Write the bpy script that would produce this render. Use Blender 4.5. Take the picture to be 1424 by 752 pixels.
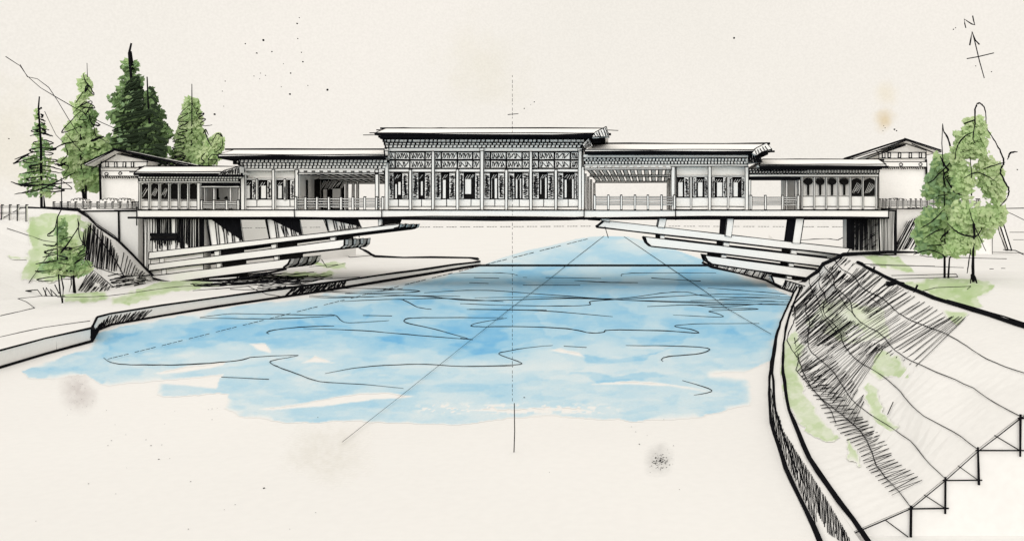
import bpy, math, random
import numpy as np
from mathutils import Vector
from mathutils.bvhtree import BVHTree
for o in list(bpy.data.objects): bpy.data.objects.remove(o)
scene = bpy.context.scene
C = scene.collection
rng = random.Random(7)

# ---------------------------------------------------------------- camera, sky, sun, exposure
F, CX, HY, CAMZ = 1120.0, 845.0, 316.0, 6.0          # focal length (px of a 1424 wide frame), main point, eye height
cam = bpy.data.cameras.new("camera"); camo = bpy.data.objects.new("camera", cam); C.objects.link(camo)
camo.location = (0, 0, CAMZ); camo.rotation_euler = (math.radians(90), 0, 0)
cam.sensor_width = 36; cam.lens = 36*F/1424
cam.shift_x = -(CX-712)/1424; cam.shift_y = -(376-HY)/1424
cam.clip_start = .1; cam.clip_end = 9000
scene.camera = camo
SKY = (.93, .882, .814)
w = bpy.data.worlds.new("World"); scene.world = w; w.use_nodes = True
nt = w.node_tree; N = nt.nodes; L = nt.links
bg = N['Background']; bg.inputs['Strength'].default_value = 1.0
tc = N.new('ShaderNodeTexCoord')
def wnoise(scale, c0, c1, p0, p1):
    n = N.new('ShaderNodeTexNoise'); n.inputs['Scale'].default_value = scale; n.inputs['Detail'].default_value = 5
    L.new(tc.outputs['Generated'], n.inputs['Vector'])
    r = N.new('ShaderNodeValToRGB'); r.color_ramp.elements[0].position = p0; r.color_ramp.elements[1].position = p1
    r.color_ramp.elements[0].color = (*c0, 1); r.color_ramp.elements[1].color = (*c1, 1)
    L.new(n.outputs['Fac'], r.inputs['Fac']); return r
def wmix(mode, a, b, fac=1.0):
    m = N.new('ShaderNodeMix'); m.data_type = 'RGBA'; m.blend_type = mode
    if isinstance(fac, float): m.inputs[0].default_value = fac
    else: L.new(fac, m.inputs[0])
    for s, v in ((6, a), (7, b)):
        if isinstance(v, tuple): m.inputs[s].default_value = (*v, 1)
        else: L.new(v, m.inputs[s])
    return m.outputs[2]
col = wmix('MULTIPLY', SKY, wnoise(2.5, (.965, .97, .965), (1, 1, 1), .35, .6).outputs[0])
col = wmix('MULTIPLY', col, wnoise(420, (.965, .965, .965), (1.02, 1.02, 1.02), .35, .65).outputs[0])
def stain(col, px, py, r0, r1, c):                     # soft tea-coloured clouds high in the sky
    d = Vector(((px-CX)/F, 1, (HY-py)/F)).normalized()
    sb = N.new('ShaderNodeVectorMath'); sb.operation = 'DISTANCE'; L.new(tc.outputs['Generated'], sb.inputs[0]); sb.inputs[1].default_value = d
    n = N.new('ShaderNodeTexNoise'); n.inputs['Scale'].default_value = 40; L.new(tc.outputs['Generated'], n.inputs['Vector'])
    ad = N.new('ShaderNodeMath'); ad.operation = 'MULTIPLY_ADD'; L.new(n.outputs['Fac'], ad.inputs[0]); ad.inputs[1].default_value = r1*1.2; L.new(sb.outputs['Value'], ad.inputs[2])
    mr = N.new('ShaderNodeMapRange'); mr.interpolation_type = 'SMOOTHSTEP'; L.new(ad.outputs[0], mr.inputs[0])
    mr.inputs[1].default_value = r0 + r1*.6; mr.inputs[2].default_value = r1*1.6; mr.inputs[3].default_value = 1; mr.inputs[4].default_value = 0
    return wmix('MULTIPLY', col, c, mr.outputs[0])
col = stain(col, 1231, 168, .0, .016, (.86, .76, .58))
col = stain(col, 1231, 130, .0, .02, (.97, .94, .86))
col = stain(col, 672, 95, .0, .07, (.965, .96, .925))
col = stain(col, 0, 200, .0, .09, (.95, .94, .89))
L.new(col, bg.inputs['Color'])
sun = bpy.data.lights.new("sun", 'SUN'); suno = bpy.data.objects.new("sun", sun); C.objects.link(suno)
sun.energy = 1.6; sun.angle = math.radians(80); sun.color = (1, .995, .98)
suno.rotation_euler = (math.radians(62), 0, math.radians(-18)); suno.location = (0, 0, 60)
scene.view_settings.view_transform = 'Standard'; scene.view_settings.look = 'None'
scene.view_settings.gamma = 1; scene.view_settings.use_curve_mapping = False; scene.view_settings.exposure = 0.0
scene.cycles.max_bounces = 10; scene.cycles.diffuse_bounces = 8

# ---------------------------------------------------------------- materials
PAPER = (.92, .905, .88)
def mat(name, base, var=0.0, scale=1.0, grain=.03):
    m = bpy.data.materials.new(name); m.use_nodes = True; t = m.node_tree
    t.nodes.clear(); out = t.nodes.new('ShaderNodeOutputMaterial'); d = t.nodes.new('ShaderNodeBsdfDiffuse')
    t.links.new(d.outputs[0], out.inputs[0])
    co = t.nodes.new('ShaderNodeNewGeometry')
    def noise(sc, lo, det=3):
        n = t.nodes.new('ShaderNodeTexNoise'); n.inputs['Scale'].default_value = sc; n.inputs['Detail'].default_value = det
        t.links.new(co.outputs['Position'], n.inputs['Vector'])
        r = t.nodes.new('ShaderNodeValToRGB'); r.color_ramp.elements[0].position = .35; r.color_ramp.elements[1].position = .65
        r.color_ramp.elements[0].color = (1-lo, 1-lo, 1-lo, 1); r.color_ramp.elements[1].color = (1, 1, 1, 1)
        t.links.new(n.outputs['Fac'], r.inputs['Fac']); return r.outputs[0]
    def mul(a, b):
        x = t.nodes.new('ShaderNodeMix'); x.data_type = 'RGBA'; x.blend_type = 'MULTIPLY'; x.inputs[0].default_value = 1
        if isinstance(a, tuple): x.inputs[6].default_value = (*a, 1)
        else: t.links.new(a, x.inputs[6])
        t.links.new(b, x.inputs[7]); return x.outputs[2]
    if base == 'attr':
        at = t.nodes.new('ShaderNodeAttribute'); at.attribute_name = 'wash'; c = at.outputs['Color']
    else: c = base
    if var: c = mul(c, noise(scale, var))
    c = mul(c, noise(scale*9+3, grain, 6))
    t.links.new(c, d.inputs[0]); return m
M = {
 'ground': mat('paper_white_ground', (.825, .816, .80), .03, .09, .02),
 'paper': mat('limewashed_timber', PAPER, .03, .4, .04),
 'stone': mat('pale_stone', (.825, .816, .80), .04, .25, .04),
 'ink': mat('black_ink_line', (.010, .010, .012), .3, 2),
 'thin': mat('thin_grey_line', (.13, .125, .12), .3, 4),
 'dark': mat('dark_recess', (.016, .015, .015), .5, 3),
 'wash': mat('watercolour_wash', 'attr', .0, .8, .05),
}
def green(name, c):
    m = M[name] = mat(name, c, .10, .5, .05); t = m.node_tree; d = t.nodes['Diffuse BSDF']
    tr_ = t.nodes.new('ShaderNodeBsdfTranslucent'); mx = t.nodes.new('ShaderNodeMixShader'); mx.inputs[0].default_value = .35
    t.links.new(d.inputs[0].links[0].from_socket, tr_.inputs[0]); t.links.new(d.outputs[0], mx.inputs[1]); t.links.new(tr_.outputs[0], mx.inputs[2]); t.links.new(mx.outputs[0], t.nodes['Material Output'].inputs[0])
green('leaf_pale', (.56, .70, .38)); green('leaf_mid', (.47, .63, .31)); green('leaf_deep', (.31, .46, .21)); green('leaf_dark', (.14, .21, .10)); green('leaf_sage', (.62, .73, .43))
green('leaf_blue', (.37, .54, .30)); M['pen_green'] = mat('dark_green_pen', (.035, .052, .030), .3, 2)

# ---------------------------------------------------------------- geometry helpers
def P(px, py, Y): return Vector(((px-CX)*Y/F, Y, CAMZ+(HY-py)*Y/F))
def G(px, py, z=0.0):
    Y = (CAMZ-z)*F/(py-HY); return Vector(((px-CX)*Y/F, Y, z))
def on_plane(Y): return lambda px, py: P(px, py, Y)
def on_ground(z): return lambda px, py: G(px, py, z)
def on_mesh(bvh, lift=.03):
    o = Vector((0, 0, CAMZ))
    def f(px, py):
        d = Vector(((px-CX)/F, 1, (HY-py)/F)).normalized()
        h = bvh.ray_cast(o, d, 400)
        if h[0] is None: return None
        n = h[1] if h[1].dot(d) < 0 else -h[1]
        return h[0] + n*lift
    return f
class MB:
    """collects shapes for ONE mesh object"""
    def __init__(s, *mats): s.v = []; s.f = []; s.m = []; s.mats = list(mats) or ['paper', 'ink']; s.col = None
    def mi(s, name):
        if name not in s.mats: s.mats.append(name)
        return s.mats.index(name)
    def face(s, pts, m='paper'):
        b = len(s.v); s.v += [tuple(p) for p in pts]; s.f.append(tuple(range(b, b+len(pts)))); s.m.append(s.mi(m))
    def hexa(s, c, m='paper'):                        # c: 8 corners, bottom 4 then top 4
        b = len(s.v); s.v += [tuple(p) for p in c]; k = s.mi(m)
        for q in ((0, 3, 2, 1), (4, 5, 6, 7), (0, 1, 5, 4), (1, 2, 6, 5), (2, 3, 7, 6), (3, 0, 4, 7)):
            s.f.append(tuple(b+i for i in q)); s.m.append(k)
    def box(s, x0, x1, y0, y1, z0, z1, m='paper', ink=0, back=False, im='ink'):
        c = [(x0, y0, z0), (x1, y0, z0), (x1, y1, z0), (x0, y1, z0), (x0, y0, z1), (x1, y0, z1), (x1, y1, z1), (x0, y1, z1)]
        s.hexa(c, m)
        if ink:
            E = [(0, 1), (1, 5), (5, 4), (4, 0), (1, 2), (0, 3), (4, 7), (5, 6)]
            if back: E += [(2, 3), (2, 6), (3, 7), (6, 7)]
            for a, b in E: s.stroke([c[a], c[b]], ink, m=im)
    def rect(s, p0, p1, q0, q1, Y, dep, m='paper', ink=0, back=False):   # front face spans these pixels at distance Y
        a, b = P(p0, q1, Y), P(p1, q0, Y)
        s.box(a.x, b.x, Y, Y+dep, a.z, b.z, m, ink*Y/F, back)
    def poly(s, pts, Y, dep, m='paper', ink=0, back=True):               # outline extruded away from the eye
        f = [P(x, y, Y) for x, y in pts]; s.prism(f, Vector((0, dep, 0)), m, ink*Y/F, back)
    def prism(s, f, d, m='paper', ink=0, back=True):
        n = len(f); b = len(s.v); k = s.mi(m); g = [p+d for p in f]
        s.v += [tuple(p) for p in f] + [tuple(p) for p in g]
        s.f.append(tuple(range(b, b+n))); s.m.append(k); s.f.append(tuple(range(b+2*n-1, b+n-1, -1))); s.m.append(k)
        for i in range(n):
            j = (i+1) % n; s.f.append((b+i, b+n+i, b+n+j, b+j)); s.m.append(k)
        if ink:
            s.stroke(f+[f[0]], ink)
            if back: s.stroke(g+[g[0]], ink)
            for a, c in zip(f, g): s.stroke([a, c], ink*.8)
    def stroke(s, pts, w, m='ink', jit=.25, over=True, n=4, ws=None):
        """one pen line: a thin tube with a slightly uneven course and width (w may be a list, one width per point)"""
        pts = [Vector(p) for p in pts]
        W = [x*(.84 if x*F/max(p.y, 5) < 2.2 else .92) for x, p in zip(w if isinstance(w, (list, tuple)) else [w]*len(pts), pts)]
        Q, R = [], []
        for i in range(len(pts)-1):
            a, b = pts[i], pts[i+1]; d = (b-a).length
            k = max(1, min(8, int(d/(max(W[i], .01)*22)))) if jit else 1
            for t in range(k):
                u = t/k; Q.append(a.lerp(b, u)); R.append(W[i]*(1-u)+W[i+1]*u)
        Q.append(pts[-1]); R.append(W[-1])
        if (Q[-1]-Q[0]).length < 1e-9 and len(Q) < 3: return
        for i in range(len(Q)):
            j = jit*R[i]
            Q[i] = Q[i]+Vector((rng.uniform(-j, j), rng.uniform(-j, j)*.3, rng.uniform(-j, j)))
            R[i] *= .5*rng.uniform(.82, 1.18)
        b0 = len(s.v); k = s.mi(m); last = None
        for i, q in enumerate(Q):
            t = (Q[min(i+1, len(Q)-1)]-Q[max(i-1, 0)])
            if t.length < 1e-9: t = Vector((1, 0, 0))
            t.normalize()
            u = t.cross(Vector((0, 0, 1)) if abs(t.z) < .9 else Vector((1, 0, 0))).normalized(); v = t.cross(u)
            for a in range(n):
                an = 2*math.pi*a/n; s.v.append(tuple(q+u*math.cos(an)*R[i]+v*math.sin(an)*R[i]))
            if i:
                for a in range(n):
                    c = (a+1) % n; s.f.append((b0+(i-1)*n+a, b0+(i-1)*n+c, b0+i*n+c, b0+i*n+a)); s.m.append(k)
        s.f.append(tuple(b0+a for a in range(n))); s.m.append(k)
        e = b0+(len(Q)-1)*n; s.f.append(tuple(e+a for a in range(n-1, -1, -1))); s.m.append(k)
    def pen(s, px, mp, w, m='ink', taper=False, jit=.25, curve=False):
        """pen line through picture points laid on a real surface"""
        if curve and len(px) > 2:
            o = []
            for i in range(len(px)-1):
                p0 = px[max(i-1, 0)]; p1 = px[i]; p2 = px[i+1]; p3 = px[min(i+2, len(px)-1)]
                for k in range(5):
                    t = k/5; o.append(tuple(.5*((2*p1[c])+(-p0[c]+p2[c])*t+(2*p0[c]-5*p1[c]+4*p2[c]-p3[c])*t*t+(-p0[c]+3*p1[c]-3*p2[c]+p3[c])*t**3) for c in (0, 1)))
            px = o+[px[-1]]
        Q = [mp(*p) for p in px]; Q = [q for q in Q if q is not None]
        if len(Q) < 2: return
        n = len(Q)
        W = [w*q.y/F*((.45+.55*math.sin(math.pi*min(1, (i+.4)/(n-.2)))) if taper else 1) for i, q in enumerate(Q)]
        s.stroke(Q, W, m, jit)
    def zig(s, A, B, n, mp, w, m='ink', open_=False, jig=1.2):
        """hatching between two picture polylines"""
        def at(L_, t):
            t = max(0, min(.9999, t))*(len(L_)-1); i = int(t); u = t-i
            return (L_[i][0]*(1-u)+L_[i+1][0]*u+rng.uniform(-jig, jig), L_[i][1]*(1-u)+L_[i+1][1]*u+rng.uniform(-jig, jig))
        def chain(a, b, k=5): return [(a[0]+(b[0]-a[0])*i/k, a[1]+(b[1]-a[1])*i/k) for i in range(k+1)]
        prev = None
        for i in range(n):
            a, b = at(A, i/max(1, n-1)), at(B, i/max(1, n-1))
            s.pen(chain(a, b), mp, w*rng.uniform(.75, 1.25), m)
            if prev and not open_: s.pen(chain(prev, a), mp, w*.8, m)
            prev = b
    def merge(s, o):
        b = len(s.v); s.v += o.v; s.f += [tuple(b+i for i in f) for f in o.f]; mp = [s.mi(x) for x in o.mats]; s.m += [mp[i] for i in o.m]
    def bvh(s): return BVHTree.FromPolygons([Vector(v) for v in s.v], s.f)
    def build(s, name, parent=None, smooth=False):
        me = bpy.data.meshes.new(name); loc = parent.matrix_world.translation if False else (wloc(parent) if parent else Vector((0, 0, 0)))
        me.from_pydata([(v[0]-loc.x, v[1]-loc.y, v[2]-loc.z) for v in s.v], [], s.f)
        for k in s.mats: me.materials.append(M[k])
        me.polygons.foreach_set('material_index', s.m)
        if s.col is not None:
            a = me.color_attributes.new('wash', 'FLOAT_COLOR', 'POINT')
            a.data.foreach_set('color', np.concatenate([s.col, np.ones((len(s.col), 1))], 1).astype(np.float32).ravel())
        me.update()
        o = bpy.data.objects.new(name, me); C.objects.link(o)
        if parent: o.parent = parent
        return o
def wloc(o):
    l = Vector(o.location)
    while o.parent: o = o.parent; l += Vector(o.location)
    return l
def tag(o, label=None, cat=None, group=None, kind=None):
    if label: o['label'] = label
    if cat: o['category'] = cat
    if group: o['group'] = group
    if kind: o['kind'] = kind
    return o
def thing(name, loc, label, cat, group=None):
    o = bpy.data.objects.new(name, None); C.objects.link(o); o.location = loc; o.empty_display_size = .5
    return tag(o, label, cat, group)

# ---------------------------------------------------------------- numpy noise, washes
_t = np.random.RandomState(5).rand(256, 256)
def vnoise(x, y):
    xi = np.floor(x).astype(int); yi = np.floor(y).astype(int); fx = x-xi; fy = y-yi
    fx = fx*fx*(3-2*fx); fy = fy*fy*(3-2*fy); g = lambda a, b: _t[a % 256, b % 256]
    return (g(xi, yi)*(1-fx)+g(xi+1, yi)*fx)*(1-fy)+(g(xi, yi+1)*(1-fx)+g(xi+1, yi+1)*fx)*fy
def fbm(x, y, o=4):
    s = 0; a = .5; t = 0
    for i in range(o): s = s+a*vnoise(x*2**i+i*17.3, y*2**i+i*9.1); t += a; a *= .5
    return s/t
def sdf(poly, X, Y):                                   # signed distance to a polygon, + inside
    d = np.full(X.shape, 1e9); ins = np.zeros(X.shape, bool); n = len(poly)
    for i in range(n):
        ax, ay = poly[i]; bx, by = poly[(i+1) % n]; ex, ey = bx-ax, by-ay; L2 = ex*ex+ey*ey+1e-9
        t = np.clip(((X-ax)*ex+(Y-ay)*ey)/L2, 0, 1); d = np.minimum(d, (X-ax-t*ex)**2+(Y-ay-t*ey)**2)
        c = ((ay > Y) != (by > Y)); xx = ax+(Y-ay)*ex/(ey if abs(ey) > 1e-9 else 1e-9); ins ^= c & (X < xx)
    d = np.sqrt(d); return np.where(ins, d, -d)
def sstep(x, a, b): t = np.clip((x-a)/(b-a), 0, 1); return t*t*(3-2*t)
PAPERV = np.array(PAPER)
def wash_sheet(bounds, step, dens, K, mp, base=(.825, .816, .80)):
    """a sheet of pigment: dens(px, py) is the pigment load, laid on the surface mp"""
    x0, x1, y0, y1 = bounds
    xs = np.arange(x0, x1+.01, step[0]); ys = np.arange(y0, y1+.01, step[1])
    X, Y = np.meshgrid(xs, ys); D = dens(X, Y)
    keep = D > .035; mb = MB('wash'); idx = -np.ones(X.shape, int); cols = []
    k = keep.copy(); k[:-1, :] |= keep[1:, :]; k[:, :-1] |= keep[:, 1:]; k[1:, :] |= keep[:-1, :]; k[:, 1:] |= keep[:, :-1]
    for j, i in zip(*np.nonzero(k)):
        p = mp(X[j, i], Y[j, i])
        if p is None: continue
        idx[j, i] = len(mb.v); mb.v.append(tuple(p)); cols.append(np.array(base)*np.exp(-np.array(K)*max(0, D[j, i])))
    for j in range(len(ys)-1):
        for i in range(len(xs)-1):
            q = (idx[j+1, i], idx[j+1, i+1], idx[j, i+1], idx[j, i])
            if min(q) >= 0 and (keep[j, i] or keep[j+1, i+1] or keep[j+1, i] or keep[j, i+1]):
                if max(abs(mb.v[q[0]][1]-mb.v[q[2]][1]), abs(mb.v[q[1]][1]-mb.v[q[3]][1])) < 60: mb.f.append(q); mb.m.append(0)
    mb.col = np.array(cols).reshape(-1, 3); return mb
KB = (.62, .235, .04)          # blue pigment
KG = (.62, .36, .95)          # sage green pigment
# ================================================================ THE SETTING
def interp(x, xs, ys): return float(np.interp(x, xs, ys))
# ground: one sheet to the horizon
g = MB('ground'); R_ = 6000
g.face([(-R_, -200, 0), (R_, -200, 0), (R_, R_, 0), (-R_, R_, 0)], 'ground'); tag(g.build('ground'), kind='structure')

# river: sheet of blue wash with unpainted gaps
OUT = [(30, 516), (60, 503), (122, 484), (136, 463), (165, 453), (300, 430), (440, 409), (560, 391), (640, 377), (668, 369), (700, 357), (735, 347), (765, 341), (800, 332), (826, 328), (845, 327), (870, 328), (905, 336), (935, 345), (985, 363), (1050, 388), (1108, 414), (1098, 436), (1084, 470), (1076, 500), (1058, 519), (1015, 518), (990, 521), (1036, 526), (1046, 536), (1044, 562), (1022, 569), (968, 581), (880, 586), (820, 580), (720, 580), (640, 590), (470, 586), (400, 588), (340, 580), (310, 568), (318, 548), (306, 545), (240, 552), (216, 549), (222, 530), (150, 538), (118, 520), (70, 527), (42, 525)]
GAPS = [[(215, 519), (260, 508), (315, 502), (310, 508), (262, 517), (225, 521)], [(225, 533), (300, 540), (312, 520), (200, 530)],
        [(360, 568), (420, 560), (500, 546), (540, 545), (580, 552), (520, 556), (450, 565), (370, 570)],
        [(345, 478), (368, 477), (378, 491), (362, 487)], [(420, 505), (440, 495), (467, 504)],
        [(820, 534), (860, 529), (905, 530), (968, 540), (990, 545), (930, 537), (870, 534)], [(762, 487), (780, 484), (806, 489), (812, 497), (790, 492)],
        [(640, 570), (700, 568), (790, 566), (830, 572), (780, 571), (700, 573)], [(1034, 516), (1075, 500), (1080, 530), (1050, 524)]]
LAYERS = [([(140, 466), (300, 438), (560, 398), (672, 372), (980, 368), (1100, 412), (1078, 470), (1040, 492), (930, 480), (820, 470), (700, 500), (560, 486), (470, 480), (400, 486), (330, 481), (270, 486), (200, 497), (150, 492)], .62),
          ([(150, 468), (260, 450), (420, 430), (520, 425), (505, 452), (380, 462), (300, 478), (190, 494), (152, 490)], .42),
          ([(440, 440), (600, 410), (740, 425), (760, 470), (640, 500), (520, 470), (460, 465)], .42),
          ([(560, 460), (660, 430), (700, 452), (735, 490), (690, 510), (600, 500), (480, 520), (470, 505)], .28),
          ([(812, 492), (860, 498), (905, 492), (930, 480), (900, 502), (860, 506), (820, 502)], .55),
          ([(795, 516), (840, 522), (905, 515), (925, 520), (870, 532), (830, 531)], .75),
          ([(1020, 448), (1072, 450), (1072, 462), (1040, 468), (1015, 462)], .6), ([(880, 470), (960, 465), (940, 478), (900, 482)], .4),
          ([(640, 380), (760, 372), (990, 374), (1090, 410), (900, 420), (700, 410), (600, 400)], .2),
          ([(735, 362), (800, 344), (850, 341), (900, 347), (975, 368), (735, 370)], .3),
          ([(50, 515), (150, 492), (150, 515), (90, 524)], .22), ([(330, 560), (500, 520), (760, 520), (760, 560), (400, 566)], .16)]
def river(X, Y):
    wx = (fbm(X/22, Y/9, 3)-.5)*16; wy = (fbm(X/26+40, Y/8+9, 3)-.5)*7
    fine = (fbm(X/3, Y/2.2, 2)-.5)*2.2
    far = sstep(Y, 366, 400); wx *= far; wy *= far; wx2 = wx+fine*far; wy2 = wy+fine*.6*far
    d = sdf(OUT, X+wx2*.6, Y+wy2*.8); m = sstep(d, 0, 1.6+9*sstep(fbm(X/40+11, Y/20+2, 2), .5, .72)*far); edge = np.exp(-np.maximum(d, 0)/2.6)
    D = m*(.68+.22*edge)
    for i, (p, a) in enumerate(LAYERS):
        e = sdf(p, X+wx*1.6+fine*.5, Y+wy*1.6+fine*.4); hard = 1.5 if i % 3 else 9
        mm = sstep(e, -hard, hard); D = D+m*mm*a*(1+(.3*np.exp(-np.abs(e)/2.5) if i % 3 else 0))
    n = fbm(X/46+3, Y/15+5, 4); D = D*(.66+.78*n)*(1+.10*(fbm(X/9+80, Y/4, 3)-.5))
    D = D+m*.20*sstep(fbm(X/30+70, Y/7+31, 3), .52, .60)
    D = D*(1-.28*sstep(fbm(X/75+7, Y/20+61, 3), .50, .57))*(1-.12*sstep(fbm(X/25+57, Y/9+3, 3), .55, .6))
    for gp in GAPS: D = D*(1-sstep(sdf(gp, X+wx*.5+fine, Y+wy*.4+fine*.4), -1, 1.4))
    dry = sstep(Y, 556, 566)*sstep(-Y, -578, -572)*sstep(X, 560, 600)*sstep(-X, -900, -800); D = D*(1-dry*sstep(fbm(X/7, Y/2.2, 2), .56, .62))
    return np.where(m > .02, D*(1+.08*(fbm(X/2.5, Y/2, 2)-.5)), 0)
wa = wash_sheet((20, 1120, 325.5, 594), (2.0, 1.5), river, KB, on_ground(.006))
tag(wa.build('water'), kind='structure')
# ripples: pen lines on the water
RIP = [
 [(144, 497), (160, 505), (202, 507), (263, 506.5), (330, 501), (354, 496), (415, 493.5)], [(415, 494), (400, 497), (376, 502), (385, 509), (412, 519), (445, 530), (505, 534), (561, 539.5)],
 [(308, 524), (374, 527)], [(374, 464), (372, 461), (392, 457), (430, 454), (465, 453)], [(422, 456.6), (505, 459.6), (581, 466), (657, 471.8)],
 [(452, 519), (505, 510), (581, 506), (640, 509), (714, 508.7)], [(650, 470), (597, 455.6), (566, 449), (566, 443), (600, 441.5), (700, 441.5)],
 [(640, 509), (694, 508), (724, 506), (720, 502), (694, 492), (705, 488), (740, 482.5), (769, 480)], [(784, 481), (816, 483)],
 [(870, 480), (940, 481), (985, 484), (974, 491), (929, 495.6), (920, 499), (922, 502)], [(949, 528.6), (990, 542), (965, 549)],
 [(640, 470), (657, 472)], [(705, 442), (668, 448), (655, 452), (665, 454), (730, 454), (789, 457), (821, 462.6), (839, 461.7), (850, 458.6), (929, 460), (970, 463), (962, 458), (938, 453), (974, 450), (1056, 449.5)],
 [(936, 437.8), (1002, 440.5), (998, 436), (988, 432), (1051, 430), (1040, 428.5), (990, 429)], [(649, 430), (753, 432), (852, 440)],
 [(590, 407), (640, 404), (685, 404), (753, 409), (857, 416.5), (965, 421), (1100, 424)], [(660, 414), (750, 413), (857, 415), (920, 407.5), (955, 406), (988, 412), (1101, 413)],
 [(560, 410), (600, 412), (660, 418), (790, 415), (900, 418), (1002, 420), (1104, 419)], [(640, 422), (690, 424), (775, 425.5), (818, 424), (820, 420), (830, 418), (902, 414), (1000, 409), (1085, 411)],
 [(622, 381), (650, 379.5), (705, 380), (720, 383)], [(659, 386), (694, 387)], [(653, 393), (679, 394)], [(727, 385.5), (733, 385.6)], [(759, 386), (836, 387)], [(799, 390), (840, 392.5), (887, 393)], [(727, 396.5), (807, 396.5)],
 [(864, 384), (878, 380), (996, 379.5)], [(906, 386.6), (974, 391)], [(984, 400), (1060, 406), (1094, 409)], [(1000, 416), (1040, 414), (1100, 416)], [(900, 426), (960, 424), (1000, 427), (1060, 422)],
 [(278, 441), (310, 437), (329, 436), (390, 437), (435, 438), (465, 438), (474, 445), (485, 448.5), (520, 447), (541, 445.5)], [(278, 441.5), (340, 443), (404, 442.5), (465, 439)],
 [(440, 402), (500, 401), (581, 404), (560, 407), (480, 408)], [(400, 409), (450, 406), (550, 410), (640, 412)], [(430, 411), (500, 413), (570, 411), (640, 416)], [(475, 419), (549, 416), (565, 419), (581, 427), (600, 430)],
 [(505, 438.5), (545, 439)], [(430, 413), (470, 414), (520, 412)], [(560, 416), (620, 415), (700, 419)], [(960, 418), (1030, 417), (1090, 419.5)], [(940, 424), (1020, 423.5), (1100, 422)], [(653, 430), (760, 431)], [(432, 404), (520, 405), (560, 401)],
]
rp = MB('ink')
for i, r in enumerate(RIP): rp.pen(r, on_ground(.03), 1.35 if i % 3 else 1.7, taper=True, curve=True)
o = rp.build('ripples'); tag(o, 'wandering black pen ripples across the blue river water', 'ripples', kind='stuff')

# left bank: low quay platform, top at .7 m
QZ = .7
QB = [(-160, 552), (-60, 528), (0, 510), (60, 492), (124, 475), (126, 471), (133, 459), (150, 452), (220, 440), (300, 427), (365, 417.5), (430, 408), (520, 394), (600, 381), (655, 371.5), (666, 369.5)]
qb = [G(*p) for p in QB]; qt = [Vector((p.x, p.y, QZ)) for p in qb]
back = [G(*p, QZ) for p in [(668, 362.5), (655, 359), (522, 357), (500, 343), (430, 340), (-900, 340)]] + [Vector((-300, 30, QZ))]
lb = MB('stone', 'ink'); lb.face(list(reversed(qt+back)), 'stone')
for i in range(5): lb.face([back[i]*1, back[i+1]*1, Vector((back[i+1].x, back[i+1].y, 0)), Vector((back[i].x, back[i].y, 0))], 'stone')
mpq = on_ground(QZ+.02)
lb.pen([(664, 361), (655, 358.5), (600, 358), (560, 358), (522, 357), (500, 344), (480, 338)], on_ground(QZ+.12), 4.2)
lb.pen([(80, 413), (130, 412.5), (170, 409), (235, 400), (290, 396), (350, 392)], mpq, 1.1, curve=True)
lb.pen([(0, 439), (48, 428), (42, 423), (36, 419), (25, 415), (80, 409)], mpq, 1.1); lb.pen([(10, 401), (40, 394)], mpq, 1)
for _ in range(70):                                     # pen shading under the beams
    x = rng.uniform(265, 400); y = 392+rng.gauss(0, 4.5)-(x-300)*.03; l = rng.uniform(20, 75)
    lb.pen([(x, y), (x+l*.5, y+rng.uniform(-2, 2)), (x+l, y+rng.uniform(-4, 1)-l*.03)], mpq, rng.uniform(.9, 2.4), curve=True)
for a in ([(268, 404), (310, 401), (400, 392), (500, 385)], [(300, 402), (345, 398), (370, 409), (390, 412)], [(430, 371), (470, 368)], [(445, 358), (455, 372), (480, 366)], [(476, 351), (487, 358), (520, 355)], [(0, 468), (60, 455), (125, 446)]): lb.pen(a, mpq, 1.2)
o = lb.build('left_river_bank'); tag(o, kind='structure')

# quay wall facing (stone course along the water)
qw = thing('quay_wall', tuple(qb[4]), 'long low stone quay wall with joints running along the left shore', 'wall')
f_ = MB('paper', 'ink')
def quad_strip(mb, A, B, m='stone'):
    for i in range(len(A)-1): mb.face([A[i], A[i+1], B[i+1], B[i]], m)
out = [Vector((p.x+.22, p.y-.18, 0)) for p in qb]; outt = [Vector((p.x, p.y, QZ+.03)) for p in out]; inn = [Vector((p.x-.35, p.y+.3, QZ+.03)) for p in qb]
quad_strip(f_, out, outt, 'paper'); quad_strip(f_, outt, inn)
n1 = len(f_.f); bq = f_.bvh()
wd = lambda L_, w: [w*p.y/F for p in L_]
f_.stroke([p+Vector((0, 0, .03)) for p in outt], wd(outt, 3.4)); f_.stroke([p+Vector((.05, -.06, .05)) for p in out], [interp(p.y, [34, 45, 60, 100], [4.5, 6, 6, 5.5])*p.y/F for p in out], jit=.15)
f_.stroke([outt[5]+Vector((0, 0, 0)), out[4]], .16); f_.stroke([outt[4], out[4]], .13)
for a in qb[9:11]: pass
mq = on_mesh(bq, .02)
j = MB('ink')
for px in (78, 196, 266, 330, 390, 440, 486, 516, 560, 610):
    b = interp(px, [p[0] for p in QB], [p[1] for p in QB]); Y = 6*F/(b-HY); j.stroke([P(px, b-1, Y-.32), P(px, b-.7*F/Y, Y-.32)], 1.2*Y/F)
j.build('joint', qw)
h = f_; h.zig([(128, 460), (150, 440), (210, 431)], [(126, 470), (146, 452), (196, 444)], 30, mq, 1.5)
h.zig([(405, 401), (450, 394), (480, 391)], [(395, 411), (440, 405), (478, 400)], 34, mq, 1.8); f_.build('wall_face', qw)

# weir
wr = MB('ink'); a, b = G(666, 370.5), G(984, 370.5)
wr.box(a.x, b.x, a.y, a.y+1.0, 0, .28, 'ink'); o = wr.build('weir'); tag(o, 'thin straight black weir crossing the river from bank to bank', 'weir')

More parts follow.
